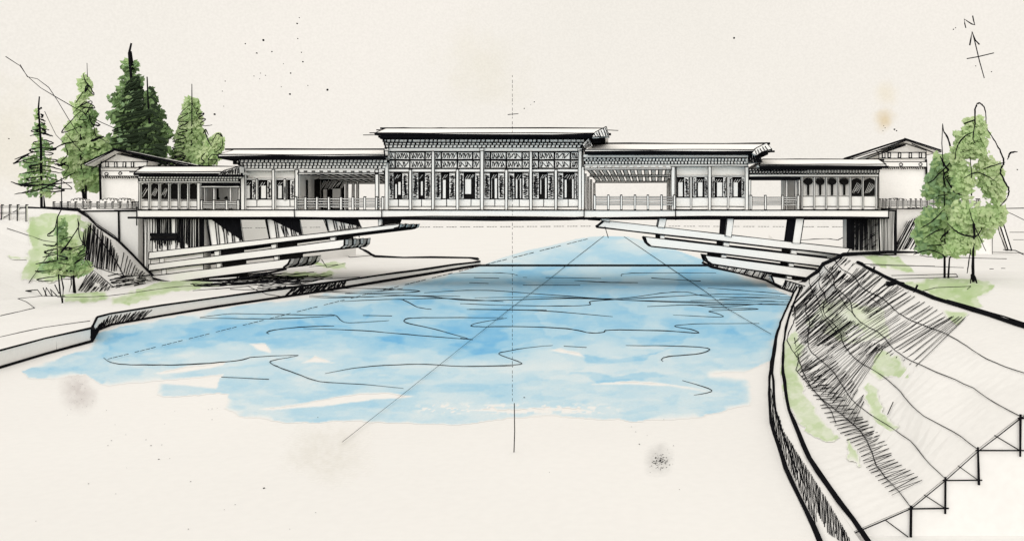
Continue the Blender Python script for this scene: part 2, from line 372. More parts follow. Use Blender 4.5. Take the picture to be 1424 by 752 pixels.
# left upper terrace and its slope
TZ = 7.62
tr = MB('stone', 'ink'); xl = P(192, 290, 80.4).x
tr.box(-260, xl, 80.4, 150, 0, TZ, 'stone'); xs_ = P(0, 0, 80.3).x
tr.stroke([(xs_-20, 80.35, TZ), (P(70, 0, 80.35).x, 80.35, TZ+.03)], .1); tr.stroke([(P(70, 0, 80.35).x, 80.35, TZ), (xl, 80.35, TZ)], .17)
tr.pen([(165, 292), (165.5, 340), (166, 356)], on_plane(80.3), 3); tr.pen([(165, 345), (163, 352), (167, 375), (171, 390)], on_plane(80.3), 1.2)
tr.pen([(199, 302), (199.5, 375)], on_plane(80.3), 1.2)
tag(tr.build('left_terrace'), kind='structure')
RD = [(-420, 289), (-100, 289), (0, 288), (60, 289), (108, 293), (122, 302), (135, 315), (160, 332), (185, 356), (200, 372), (216, 388)]
TO = [(-420, 470), (-100, 430), (0, 418), (50, 413), (100, 409), (125, 407), (145, 405), (170, 402), (190, 398), (204, 394), (218, 389.5)]
rd = [P(x, y, 80.2-.03*i) for i, (x, y) in enumerate(RD)]; to = [G(x, y, QZ-.02) for x, y in TO]
sl = MB('stone', 'ink'); K_ = 6
rows = [[r.lerp(t, k/K_)+Vector((0, 0, .18*math.sin(k/K_*math.pi)*math.sin(i*1.7))) for i, (r, t) in enumerate(zip(rd, to))] for k in range(K_+1)]
for k in range(K_): quad_strip(sl, rows[k], rows[k+1])
ls = sl.bvh(); ml = on_mesh(ls, .05)
sl.stroke([p+Vector((0, -.1, .05)) for p in rd[3:]], [.16, .32, .42, .42, .36, .36, .32, .28]); sl.stroke([p+Vector((0, -.1, .3)) for p in rd[4:]], .1)
sl.stroke([P(30, 289.5, 80), P(62, 290, 80), P(108, 293.5, 80)], .3)
sl.pen([(0, 306), (30, 289)], ml, 1.4); sl.pen([(10, 318), (60, 335), (80, 338)], ml, 1); sl.pen([(85, 305), (122, 316)], ml, 1)
sl.pen([(122, 313), (140, 335), (160, 362), (172, 385)], ml, 1.6); sl.pen([(118, 366), (150, 378), (172, 385)], ml, 1.2); sl.pen([(116, 366), (140, 385), (158, 400)], ml, 1.2)
sl.pen([(180, 350), (178, 385)], ml, 1.6); sl.pen([(62, 362), (80, 340)], ml, 1); sl.pen([(40, 394), (62, 362)], ml, 1.1)
sl.zig([(116, 322), (128, 312), (140, 322), (152, 334), (164, 356)], [(112, 362), (122, 372), (136, 374), (150, 376), (160, 378)], 26, ml, 1.15)
sl.zig([(126, 376), (140, 386), (152, 398)], [(108, 405), (125, 406), (148, 404)], 13, ml, 1.2)
sl.zig([(172, 352), (190, 372), (200, 380)], [(168, 378), (184, 384), (196, 384)], 10, ml, 1.2, open_=True)
for _ in range(36):
    x = rng.uniform(148, 195); y = rng.uniform(384, 401); sl.pen([(x, y), (x+rng.uniform(12, 28), y-rng.uniform(1, 5))], ml, rng.uniform(.9, 2.0))
tag(sl.build('left_slope'), kind='structure')

# right embankment
EY = [15.7, 20, 25, 31, 38.6, 47, 56, 66, 77.5]
EB = [4.12, 4.45, 5.08, 6.25, 7.95, 10.0, 12.4, 15.1, 18.2]
EC = [10.2, 11.2, 11.9, 12.6, 14.0, 15.9, 17.9, 20.2, 22.7]
FY_ = [15.7, 20, 25, 31, 38, 56, 77]
CF = {.55: [.29, .30, .26, .17, .13, .12, .12], 1.1: [.40, .36, .31, .27, .26, .3, .3], 1.67: [.505, .45, .43, .43, .43, .45, .45],
      2.3: [.64, .57, .54, .56, .6, .6, .6], 2.8: [.78, .73, .73, .76, .78, .78, .78]}
YS = [15.7+i*(77.5-15.7)/60 for i in range(61)]
YS = [15.7*(77.5/15.7)**(i/60) for i in range(61)]
PZ = 3.2
def erow(z):
    r = []
    for i, y in enumerate(YS):
        b, c = interp(y, EY, EB), interp(y, EY, EC)
        if z == 'w': x, zz = b+interp(y, [14, 15.7, 19.5, 30], [.7, .65, .42, .35]), interp(y, [15.7, 19.5, 26, 31], [.07, .25, .40, .48])
        elif z == 'b': x, zz = b, 0
        elif z == 'c': x, zz = c, PZ
        else: x, zz = b+(c-b)*interp(y, FY_, CF[z])+.15*math.sin(i*.42+z*5)*min(1, i/6), z
        r.append(Vector((x, y, zz)))
    return r
ER = [erow('w'), erow(.55), erow(1.1), erow(1.67), erow(2.3), erow(2.8), erow('c')]
eb = MB('stone', 'ink')
for k in range(len(ER)-1): quad_strip(eb, ER[k], ER[k+1])
be = eb.bvh(); me_ = on_mesh(be, .035)
front = [Vector((4.7, 15.66, 0))]+[Vector((r[0].x, 15.66, r[0].z)) for r in ER]
eb.face([Vector((4.7, 15.68, 0))]+[Vector((r[0].x, 15.68, r[0].z)) for r in ER]+[Vector((ER[-1][0].x, 15.68, 0))], 'stone')
for k in (1, 2, 3, 4, 5):                               # contour lines drawn down the slope
    L_ = [p+Vector((0, -.01, .03)) for p in ER[k][::2]]; eb.stroke(L_, [(1.5)*p.y/F for p in L_], jit=.5)
pf = on_plane(15.62)
ST = [(1185, 750), (1265, 712), (1312, 668), (1360, 626), (1418, 582), (1470, 545)]
# stepped footing drawn on the cut face
fs = [P(845+(r[0].x)*F/15.62, HY+(CAMZ-r[0].z)*F/15.62, 15.62) for r in ER]
eb.stroke(fs, .026)
for k in range(1, 6):
    a = fs[k]; b = fs[k+1] if k+1 < len(fs) else a+Vector((.8, 0, .6))
    corner = Vector((b.x, a.y, a.z)); eb.stroke([a+Vector((-.05, 0, 0)), corner+Vector((.07, 0, 0))], .034); eb.stroke([b+Vector((0, 0, .07)), corner-Vector((0, 0, .1))], .05)
    m_ = a.lerp(b, .42); eb.stroke([m_+Vector((-.03, 0, .04)), corner], .022)
a = fs[1]; eb.stroke([a+Vector((0, 0, .05)), a-Vector((0, 0, .9))], .05); m_ = fs[0].lerp(a, .55); eb.stroke([m_, a-Vector((-.02, 0, .6))], .024)
# hatching
eb.zig([(1166, 358), (1185, 362), (1205, 374), (1230, 388), (1262, 408)], [(1102, 425), (1104, 440), (1108, 458), (1118, 478), (1150, 482)], 44, me_, 1.25, jig=2.5)
eb.zig([(1168, 360), (1200, 374), (1250, 402)], [(1110, 440), (1128, 470), (1160, 500)], 12, me_, 1.0, open_=True, jig=4)
eb.zig([(1262, 408), (1290, 425), (1318, 440), (1345, 443)], [(1150, 482), (1190, 497), (1235, 490), (1275, 512)], 15, me_, 1.2, jig=2.5)
eb.zig([(1140, 440), (1175, 465), (1215, 478), (1232, 482)], [(1106, 480), (1112, 512), (1150, 545), (1180, 560)], 20, me_, 1.05, jig=2)
eb.zig([(1150, 490), (1180, 520), (1205, 560)], [(1112, 515), (1150, 555), (1190, 590)], 17, me_, 1.15, jig=3)
eb.zig([(1125, 497), (1160, 540), (1200, 580), (1225, 605), (1245, 640), (1285, 668)], [(1109, 516), (1128, 545), (1155, 588), (1188, 622), (1208, 655), (1240, 690)], 36, me_, 1.15, jig=1.5)
eb.pen([(1105, 470), (1112, 500), (1107, 515), (1140, 552), (1156, 572), (1163, 590)], me_, 1.3)
for a in ([(1150, 382), (1178, 428), (1190, 440)], [(1135, 410), (1145, 440), (1160, 460)], [(1170, 385), (1225, 425)]): eb.pen(a, me_, 1.2)
eb.pen([(1236, 577), (1243, 560)], me_, 1.5)
tag(eb.build('right_embankment'), kind='structure')
# plateau behind the crest
pl = MB('stone', 'ink'); cr = ER[-1]
pb = [Vector((22.9, 79, PZ)), Vector((24, 92, PZ)), Vector((26, 120, PZ)), Vector((60, 300, PZ)), Vector((700, 420, PZ)), Vector((700, 15.7, PZ))]
pl.face(list(cr)+pb, 'stone')
edge = [cr[-1]]+pb[:4]; quad_strip(pl, edge, [Vector((p.x, p.y, 0)) for p in edge])
mp_ = on_ground(PZ+.02)
for a in ([(1247, 350), (1300, 352), (1360, 350), (1424, 352)], [(1240, 347), (1290, 357), (1400, 360)], [(1200, 367), (1340, 372)], [(1240, 383), (1330, 381), (1332, 385), (1235, 388)], [(1278, 406), (1300, 400), (1350, 398), (1345, 402)],
          [(1404, 323), (1424, 323)], [(1409, 333.5), (1424, 333.5)], [(1376, 374), (1382, 374)], [(1392, 373), (1398, 373)], [(1210, 369), (1300, 370)]): pl.pen(a, mp_, 1.1)
for a in ([(1112, 334), (1150, 332), (1165, 334), (1178, 328)],): pl.pen(a, mp_, 2)
tag(pl.build('right_plateau'), kind='structure')
# low far bank running upstream under the right end of the bridge
SB = [(1112, 410), (1086, 401), (1066, 390.5), (1030, 381), (990, 373), (977, 366)]
sb = [G(*p) for p in SB]; st = [Vector((p.x+.5, p.y, .75)) for p in sb]; st[-1].z = .8
fb = MB('stone', 'ink'); quad_strip(fb, sb, st); bk = [Vector((40, 150, .75)), Vector((40, 78, .75))]
fb.face(st+bk, 'stone'); fb.face([st[-1], sb[-1], Vector((40, 150, 0)), bk[0]], 'stone')
fb.stroke([p+Vector((0, 0, .05)) for p in sb], [4.2*p.y/F for p in sb]); fb.stroke(st, [2.2*p.y/F for p in st]); fb.stroke([sb[-1], st[-1], st[-1]+Vector((1.2, 0, .6))], .3)
for i in range(90):
    t = i/89*4.6; k = int(t); u = t-k
    if k < 5: a, b = sb[k].lerp(sb[k+1], u), st[k].lerp(st[k+1], u); fb.stroke([a+Vector((0, -.05, 0)), b+Vector((rng.uniform(-.2, .2), -.05, 0))], rng.uniform(1.2, 2.4)*a.y/F)
tag(fb.build('right_far_bank'), kind='structure')

# retaining wall along the right water edge
rw = thing('retaining_wall', (EB[0], EY[0], 0), 'curved stone retaining wall with thick black edge along the right shore', 'wall')
bs = erow('b'); bs = [Vector((3.98, 14.3, 0))]+bs; er0 = [Vector((4.72, 14.3, .05))]+ER[0]; wb = list(bs); wi = [p+Vector((.02, 0, .02)) for p in er0]; wt = [Vector((b_.x+.1, b_.y, i_.z*.96)) for b_, i_ in zip(bs, wi)]
wf = MB('stone', 'ink'); quad_strip(wf, wb, wt); quad_strip(wf, wt, wi); wf.face([wb[0], wt[0], wi[0], Vector((wi[0].x, wi[0].y, 0))]); wf.face([wi[0], wi[1], Vector((wi[1].x, wi[1].y, 0)), Vector((wi[0].x, wi[0].y, 0))])
bw = wf.bvh()
def tw(L_, ws): return [interp(p.y, [15, 20, 26, 40, 78], ws)*p.y/F for p in L_]
wf.stroke([p+Vector((.12, 0, .02)) for p in wi[::2]], tw(wi[::2], [11, 8, 5, 3.5, 4]), jit=.12); wf.stroke([p+Vector((-.02, 0, .02)) for p in wb[::2]], tw(wb[::2], [9, 8, 6, 5, 6]), jit=.12)
wf.stroke([p+Vector((.0, 0, .02)) for p in wt[8::2]], tw(wt[8::2], [2, 3, 4, 3, 3]))
wh = wf; mwl = on_mesh(bw, .012)
for i in range(56):
    x = 1073+i*1.95; yt = interp(x, [1073, 1078, 1090, 1125, 1150, 1185], [540, 565, 600, 655, 695, 755]); yb = interp(x, [1073, 1078, 1098, 1140, 1150], [594, 612, 655, 748, 770])
    L_ = [(x+rng.uniform(-.6, .6)+k*.4, yt+(yb-yt)*k/8) for k in range(9)]; wh.pen(L_[:9-(i % 7 == 3)-3*(x > 1135)], mwl, rng.uniform(.9, 1.7))
wf.build('wall_face', rw)
# crest parapet: thick black coping
cp = MB('ink', 'stone'); q = [p+Vector((.05, 0, .06)) for p in cr if 21.5 < p.y < 64][::2]
cp.stroke(q, [interp(p.y, [20, 30, 40, 64], [8.5, 7, 6, 5])*p.y/F for p in q], jit=.12, n=6)
cp.stroke([p+Vector((.12, .1, .12)) for p in cr if p.y < 30][::2], .05)
for k in (12, 30, 44): cp.stroke([cr[k]+Vector((-.1, 0, -.15)), cr[k]+Vector((.1, 0, .3))], 3*cr[k].y/F)
p_ = [p for p in cr if 39 < p.y < 42][0]; cp.box(p_.x-.4, p_.x+.3, p_.y-.3, p_.y+.3, p_.z-.45, p_.z+.1, 'ink')
o = cp.build('coping'); tag(o, 'thick black coping along the crest of the hatched right slope', 'coping')
he = MB('ink'); top = [ER[i][-1] for i in range(7)]; q = [bs[-1]]+[p for p in top]+[P(1236, 352, 79.2), P(1300, 353, 79.2)]
he.stroke([p+Vector((-.12, -.35, .16)) for p in q], [.5, .45, .45, .45, .45, .45, .42, .4, .4, .12], jit=.12)
for i in range(18):
    t = rng.random()*5.8; k = int(t); a = top[k].lerp(top[k+1], t-k); he.stroke([a+Vector((0, -.2, .06)), a+Vector((-rng.uniform(.1, .4), -rng.uniform(2, 6), -.35-rng.uniform(.0, .3)))], rng.uniform(.1, .2))
o = he.build('bank_kerb'); tag(o, 'heavy black kerb edging the end of the right slope by the beams', 'kerb')

# grass washes
def grass(name, label, polys, bounds, mp, d0=.5, K=KG, step=(1.6, 1.2)):
    def f(X, Y):
        wx = (fbm(X/9, Y/7, 3)-.5)*10; wy = (fbm(X/9+30, Y/7+4, 3)-.5)*6; D = 0
        for p, a in polys:
            e = sdf(p, X+wx, Y+wy); D = np.maximum(D, sstep(e, 0, 1.5+5*sstep(fbm(X/18+5, Y/10, 2), .48, .66))*a*(1+.25*np.exp(-np.maximum(e, 0)/1.8)))
        return 1.3*D*d0*(.5+1.0*fbm(X/16, Y/9, 4))*(1-.3*sstep(fbm(X/12+44, Y/8+7, 3), .52, .58))
    mb = wash_sheet(bounds, step, f, K, mp)
    if mb.f: tag(mb.build(name), label, 'grass', kind='stuff')
grass('grass', 'pale sage grass wash covering the left slope behind the small fir', [([(40, 300), (72, 296), (112, 300), (128, 312), (122, 345), (108, 380), (70, 392), (28, 390), (34, 368), (42, 345), (38, 322)], 1), ([(10, 353), (30, 357), (45, 352), (40, 364), (12, 358)], .8)], (5, 135, 294, 396), on_mesh(ls, .02), .62)
grass('grass', 'strip of sage grass on the left bank below the slope', [([(72, 405), (110, 400), (150, 404), (156, 416), (120, 423), (90, 418)], 1), ([(155, 413), (215, 394), (250, 388), (330, 392), (300, 400), (240, 408), (180, 424), (158, 424)], 1)], (65, 340, 384, 428), on_ground(QZ+.006), .6)
grass('grass', 'sage grass patches under the tips of the left beams', [([(378, 385), (400, 376), (440, 380), (480, 374), (462, 384), (420, 388)], 1), ([(434, 364), (480, 364), (484, 374), (458, 376), (440, 371)], 1.2)], (370, 492, 360, 392), on_ground(QZ+.006), .6)
grass('grass', 'broken sage grass wash scattered over the right embankment', [([(1090, 478), (1104, 458), (1120, 480), (1112, 505), (1118, 545), (1150, 590), (1168, 610), (1150, 616), (1120, 600), (1092, 560), (1084, 520)], 1),
      ([(1212, 500), (1225, 486), (1248, 494), (1264, 518), (1262, 526), (1238, 522), (1224, 530), (1210, 520)], 1), ([(1204, 530), (1220, 540), (1228, 572), (1252, 596), (1238, 602), (1216, 586), (1204, 560)], 1), ([(1176, 608), (1192, 628), (1198, 650), (1180, 640)], 1),
      ([(1312, 430), (1348, 436), (1332, 454), (1316, 444)], .9), ([(1150, 410), (1230, 430), (1240, 470), (1180, 480), (1120, 450)], .5)], (1080, 1360, 400, 660), on_mesh(be, .012), .5)
grass('grass', 'sage grass wash beneath the two ink trees on the right plateau', [([(1196, 354), (1250, 356), (1258, 366), (1274, 380), (1250, 378), (1226, 372)], 1), ([(1250, 392), (1300, 386), (1372, 388), (1384, 396), (1374, 408), (1358, 414), (1368, 426), (1352, 432), (1322, 424), (1290, 408)], 1.05)], (1190, 1392, 350, 436), on_ground(PZ+.006), .62)
# damp stains on the foreground ground
def damp(label, c, r, dens, K):
    def f(X, Y):
        d = np.sqrt(((X-c[0])/r[0])**2+((Y-c[1])/r[1])**2)+.5*(fbm(X/22, Y/22, 3)-.5); return sstep(-d, -.9, -.1)*dens*(.4+1.2*fbm(X/6, Y/6, 4)**1.5)
    tag(wash_sheet((c[0]-r[0], c[0]+r[0], c[1]-r[1], c[1]+r[1]), (2, 1.5), f, K, on_ground(.0015)).build('damp_patch'), label, 'stain', kind='stuff')
damp('small grey brown smudge on bare ground below the left quay', (108, 545), (34, 44), .85, (.32, .36, .36))
damp('wide faint tan stain on the bare foreground left of centre', (455, 630), (100, 62), .34, (.25, .27, .34))
damp('sooty burst of fine black dust on the right foreground', (918, 638), (30, 30), .5, (.5, .5, .5))
sp = MB('ink')
def blot(mb, p, r, flat=.15):
    n = 7; an = [2*math.pi*i/n for i in range(n)]; R = [r*rng.uniform(.7, 1.2) for _ in an]
    t = [p+Vector((math.cos(a)*q, math.sin(a)*q, 0)) for a, q in zip(an, R)]; mb.prism([x+Vector((0, 0, r*flat)) for x in t], Vector((0, 0, -r*flat)), 'ink')
SPOTS = [(367, 678, 2.2), (150, 619, 1), (210, 619, 1.4), (221, 638, 1.6), (203, 611, 1), (265, 669, 1.3), (225, 618, 1), (161, 686, .8), (123, 672, 1.2), (295, 583, 1), (327, 701, 1), (312, 708, .9), (262, 735, 1.2), (439, 712, 1), (295, 568, 1), (148, 570, .9), (729, 552, 1.8), (889, 617, 1.5), (884, 600, 1), (900, 605, .8), (923, 583, .9), (878, 593, .8), (764, 656, .9), (945, 680, .9), (50, 724, .9), (229, 589, .8), (236, 637, .8), (403, 735, .8), (290, 569, .9), (302, 567, .8), (243, 571, .7), (175, 604, .8), (155, 612, 1.2), (160, 590, .8), (176, 650, .6), (442, 580, 1.2)]
for x, y, r in SPOTS: p = G(x, y, .035 if y < 590 else .012); blot(sp, p, r*.8*p.y/F)
for _ in range(110):
    a = rng.uniform(0, 6.28); d = abs(rng.gauss(0, 9)); x, y = 918+math.cos(a)*d, 640+math.sin(a)*d; p = G(x, y, .012); blot(sp, p, rng.uniform(.35, 1.2)*p.y/F)
for _ in range(40):
    x, y = rng.gauss(108, 10), rng.gauss(545, 14); p = G(x, y, .012); blot(sp, p, rng.uniform(.3, .6)*p.y/F)
tag(sp.build('ink_spatter'), 'fine black ink spatter dotted over the bare foreground', 'spatter', kind='stuff')
sk = MB('ink')
for x, y, r in [(366, 56, 2), (341, 61, 1.2), (357, 74, 1.3), (378, 72, 1.2), (413, 33, 1.5), (416, 25, 1), (414, 54, 1.1), (419, 73, 1.1), (421, 86, 1.4), (404, 102, 1.4), (403, 131, 1.8), (455, 125, 2), (362, 102, .9), (353, 106, .9), (369, 105, .9), (361, 110, .8), (391, 121, .8), (428, 119, .9), (394, 89, .8), (12, 193, 1.2), (743, 142, 1.1), (729, 151, 1.2), (738, 146, .7), (1021, 53, 2), (298, 159, 1.8), (313, 113, 1), (309, 127, .9), (311, 148, .8), (356, 74, .8), (1244, 180, 1.6), (1247, 182, 1.3), (1326, 41, 1.2), (1329, 39, 1), (1415, 236, 1.3), (1357, 92, 1), (1379, 100, 1), (1231, 178, .9), (1229, 175, .8), (1228, 182, .8)]:
    p = P(x, y, 78); r *= .75*78/F; n = 6
    t = [p+Vector((math.cos(6.283*i/n)*r*rng.uniform(.8, 1.2), 0, math.sin(6.283*i/n)*r*rng.uniform(.7, 1.1))) for i in range(n)]; sk.prism(t, Vector((0, r, 0)), 'ink')
tag(sk.build('ink_spatter'), 'tiny black flecks of ink scattered in the pale sky', 'spatter', kind='stuff')
# ================================================================ THE BRIDGE
YF = 79.5
def at(px, py, Y): return tuple(P(px, py, Y))
def squiggle(mb, x0, x1, y0, y1, Y, n, w=1.0):
    """carved scrollwork drawn as small loops inside a panel"""
    pts = []
    for i in range(n):
        pts.append((rng.uniform(x0, x1), rng.uniform(y0, y1)))
    mb.pen(pts, on_plane(Y), w, jit=.1, curve=True)
def dentils(mb, p0, p1, q0, q1, rows, pitch, Y, step=.0, slant=0):
    """stepped rows of little white block ends on a black band"""
    h = (q1-q0)/rows
    for r in range(rows):
        ext = (rows-1-r)*step; yy = Y-(rows-1-r)*.16
        mb.rect(p0-ext, p1+ext, q0+r*h, q0+(r+1)*h+.02*r, yy, 1.2+(rows-1-r)*.16, 'ink')
        x = p0-ext+1+(r % 2)*pitch*.25
        while x < p1+ext-1.5:
            s = slant*(r % 2*2-1)
            mb.poly([(x, q0+r*h+.7), (x+pitch*.62, q0+r*h+.7), (x+pitch*.62+s, q0+(r+1)*h-.45), (x+s, q0+(r+1)*h-.45)], yy-.07, .1, 'paper'); x += pitch*rng.uniform(.93, 1.07)
def roof(parent, e0, e1, qt, qb, r0, r1, qr, Ye=77.5, Yr=84, Yb=91, soff=None, blocks=()):
    a = P(e0, qb, Ye); b = P(e1, qb, Ye); zt = P(0, qt, Ye).z; R0 = P(r0, qr, Yr); R1 = P(r1, qr, Yr)
    zb, zr = a.z, R0.z
    m = MB('paper', 'ink')
    v = [Vector((x, y, z)) for x, y, z in ((a.x, Ye, zb), (a.x, Ye, zt), (R0.x, Yr, zr), (a.x, Yb, zt), (a.x, Yb, zb), (b.x, Ye, zb), (b.x, Ye, zt), (R1.x, Yr, zr), (b.x, Yb, zt), (b.x, Yb, zb))]
    for q in ((0, 1, 6, 5), (1, 2, 7, 6), (2, 3, 8, 7), (3, 4, 9, 8), (4, 0, 5, 9)): m.face([v[i] for i in q])
    m.face([v[i] for i in (0, 4, 3, 2, 1)]); m.face([v[i] for i in (5, 6, 7, 8, 9)])
    k = Ye/F
    m.stroke([v[2]-Vector((rng.uniform(.2, 1), 0, 0)), v[7]+Vector((rng.uniform(.2, .6), 0, 0))], 3.4*k, jit=.35); m.stroke([v[2]+Vector((0, 0, .08)), v[2].lerp(v[7], .6), v[7]+Vector((0, 0, .05))], 1.4*k, jit=.5)
    m.stroke([v[1], v[2]], 2*k); m.stroke([v[6], v[7]], 2.2*k); m.stroke([v[3], v[8]], 2*k)
    m.stroke([v[1]-Vector((.5, 0, 0)), v[6]], 1.6*k); m.stroke([v[0]+Vector((0, 0, -.02)), v[5]+Vector((.3, 0, 0))], 3.6*k, jit=.3); m.stroke([v[0], v[1]], 2*k); m.stroke([v[5], v[6]], 2*k)
    ro = m.build('roof', parent)
    s = MB('ink', 'paper'); s.box(a.x+.3, b.x-.3, Ye+.15, Yb-.2, zb-.24, zb-.05, 'ink')  # eave shadow put into the soffit as solid ink black
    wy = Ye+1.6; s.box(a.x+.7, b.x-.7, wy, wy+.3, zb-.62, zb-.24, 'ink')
    for x0, n in blocks:
        for i in range(n):
            p = P(x0+i*3.6, 0, wy); s.box(p.x, p.x+.13, wy-.06, wy, zb-.5, zb-.3, 'paper')
    s.build('soffit', ro)
def post(mb, cx, w, q0, q1, Y, dep=.4, ink=1.1): mb.rect(cx-w/2, cx+w/2, q0, q1, Y, dep, 'paper', ink)
def one(name, parent, fn, *mats):
    m = MB(*mats); fn(m); return m.build(name, parent)

# --- deck
dk = thing('bridge_deck', (P(712, 0, 84).x, 84, 7), 'long pale bridge deck slab with heavy black lower edge across the river', 'bridge deck')
m = MB(); zt, zb = P(0, 292, 79.3).z, P(0, 302, 79.3).z
xa, xb = P(190.5, 0, 79.3).x, P(1236, 0, 79.3).x
m.box(xa, xb, 79.3, 90, zb, zt-.04, 'paper'); m.stroke([(xa-2.2, 79.25, zt-.02), (xb+.6, 79.25, zt-.02)], .11); m.stroke([(xa, 79.28, zt+.3), (xa, 79.25, zb-.8)], .15); m.stroke([(xb, 79.28, zt+.3), (xb, 79.25, zb)], .14)
m.stroke([(xa, 90, zt), (xb, 90, zt)], .1); m.build('deck_slab', dk)
m = MB('ink')
pts = [(178, 303.5), (250, 303), (400, 303), (530, 302.5), (600, 304), (712, 304.2), (810, 303), (900, 302.5), (1060, 302), (1180, 303), (1236, 303)]
m.stroke([P(x, y, 79.25) for x, y in pts], [3.0*79/F]*len(pts), jit=.35); m.stroke([P(x, y-.6, 79.2) for x, y in [(532, 303), (600, 301.3), (712, 301.8), (800, 303), (812, 302)]], .13); m.stroke([P(x, y, 79.2) for x, y in [(560, 303.5), (690, 305.5), (790, 304.5), (830, 303)]], .22, jit=.4)
m.rect(190.5, 1236, 302.6, 304.3, 79.35, 10.4, 'ink'); m.build('deck_edge', dk)
m = MB('ink')
for x in (530.5, 812, 409, 939): m.stroke([P(x, 291, 79.2), P(x+.5, 306 if x in (812, 939) else 302, 79.2)], .12)
m.build('joint', dk)

# --- windows, lattices
def lattice(parent, x0, x1, q0, q1, Y=79.9, name='lattice_panel'):
    m = MB(); m.rect(x0, x1, q0, q1, Y, .14, 'paper', 1.0)
    w_ = x1-x0
    if w_ > 3:
        m.zig([(x0+1.4, q0+2), (x0+1.4, q1-2)], [(x1-1.2, q0+3), (x1-1.2, q1-1.5)], int((q1-q0)/1.9), on_plane(Y-.03), .95, jig=.9)
        squiggle(m, x0+1.5, x1-1.5, q0+2, q1-2, Y-.04, int((q1-q0)/3), .9)
    m.build(name, parent)
def window(parent, x0, x1, q0, q1, whites, Y=80.1):
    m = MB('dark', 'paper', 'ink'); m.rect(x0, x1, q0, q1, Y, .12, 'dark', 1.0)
    for i in range(int((x1-x0+8)/4)):
        a = x0+1+i*3.3; 
        if a+3 < x1: m.pen([(a, q0+8+rng.uniform(-1, 2)), (min(x1-.7, a+4), q0+3)], on_plane(Y-.03), .7, 'paper', jit=.1)
    wo = m.build('window', parent)
    for (a, b, c, d) in whites:
        k = MB('paper', 'ink'); k.rect(a, b, c, d, Y-.07, .06, 'paper', .5); k.build('blind', wo)

# --- main hall
mh = thing('main_hall', (P(672, 0, 84).x, 84, 7.7), 'tall central hall with carved frieze and flat broad roof on the middle of the bridge', 'hall')
one('wall', mh, lambda m: m.rect(536, 808.5, 196, 291.6, 80.35, 9, 'paper', 1.4))
def base(m, x0, x1, q0, q1, marks, Y=79.98):
    m.rect(x0, x1, q0, q1, Y, .34, 'paper', 1.1); m.pen([(x0, q1-4), ((x0+x1)/2, q1-4.4), (x1, q1-4)], on_plane(Y-.03), 1.3)
    for x in marks: m.pen([(x, q0), (x, q1-4)], on_plane(Y-.03), 1.1)
one('wall_base', mh, lambda m: base(m, 537, 807.5, 277, 291.5, (554, 586, 621, 655, 688, 722, 756, 790)))
COLS = [537.5, 570.5, 602, 636, 670, 704, 738, 773, 806.5]
for i, c in enumerate(COLS):
    big = i in (0, 4, 8); m = MB(); post(m, c, 4.6 if big else 3.6, 209 if big else (236 if i % 2 else 211), 292, 79.5, .42, 1.2)
    if big: m.rect(c-3, c+3, 206, 210, 79.45, .5, 'paper', 1.0)
    m.build('column', mh)
for i in range(8):
    a, b = COLS[i]+2.4, COLS[i+1]-2.4; w_ = (7.5, 9, 9, 6.5, 9, 9, 9, 8)[i]; w2 = (9, 9, 9, 7, 9, 9, 9, 5)[i]
    lattice(mh, a+.6, a+w_, 241, 276.6); lattice(mh, b-w2, b-.6, 241, 276.6)
    x0, x1 = a+w_+.8, b-w2-.8; d = x1-x0
    wh = [[(x0+1.5, x0+d*.38, 256, 276), (x0+d*.55, x1-1, 253, 271)], [(x0+2.5, x0+d*.75, 252, 272)], [(x0+1.5, x0+d*.6, 250, 276)], [(x0+1, x1-4.5, 249, 270)], [(x0+1, x0+d*.2, 250, 276), (x1-4, x1-.5, 248, 276)], [(x0+1, x0+d*.35, 249, 276), (x1-d*.3, x1-1, 248, 276)], [(x0+1, x0+.8*d*.3, 250, 270), (x1-3, x1-.5, 247, 276)], [(x0+1, x0+d*.28, 250, 275), (x1-d*.2, x1-.5, 249, 276)]][i]
    window(mh, x0, x1, 240, 276.8, wh)
one('lintel', mh, lambda m: m.rect(537, 808, 235.2, 239.2, 79.75, .6, 'paper', 1.1))
def frieze(m):
    m.rect(536.5, 808, 210.8, 235, 80.0, .34, 'paper', 1.3); m.pen([(537, 222.6), (670, 222.8), (808, 222)], on_plane(79.97), 1.5)
m = MB(); frieze(m); m.build('frieze', mh)
FX = [539.5, 549.5, 570, 591, 613.5, 636, 657.5, 668, 674, 682, 704, 726, 749, 771, 793, 805]
for i in range(len(FX)-1):
    if 667 < FX[i] < 673: continue
    for q0, q1 in ((211.8, 221.8), (223.4, 233.8)):
        m = MB('paper', 'ink'); x0, x1 = FX[i]+.5, FX[i+1]-.5; m.rect(x0, x1, q0, q1, 79.93, .06, 'paper', 1.5)
        n = max(1, round((x1-x0)/rng.choice((6.2, 7, 9))))
        cx, w_ = (x0+x1)/2, (x1-x0)
        for k in range(n):
            u = x0+1.5+(w_-3)*k/n; v = x0+1.5+(w_-3)*(k+1)/n
            f_ = rng.choice((1, -1)); qa, qb_ = (q0+1.6, q1-1.6)[::f_]; qm = (q0+q1)/2
            m.pen([(u, qb_), (u+1.3, qm), (u+2.2, qa), (u+3.4, qm), (u+2.6, qb_), (v, qa)], on_plane(79.9), 1.25, jit=.1, curve=True)
            m.pen([(u+.4, qa), (u+1.2, qa+(qm-qa)*.6)], on_plane(79.89), 1.5, jit=.1)
        m.build('carved_panel', mh)
one('beam', mh, lambda m: m.rect(535.5, 809, 205.6, 210.4, 79.6, .7, 'paper', 1.1))
one('cornice', mh, lambda m: (dentils(m, 535, 810, 193.6, 205.4, 3, 6.0, 79.45, 1.6, .4), m.pen([(529, 192.6), (533, 194), (536, 204), (537, 208)], on_plane(79.0), 2.6)), 'ink', 'paper')
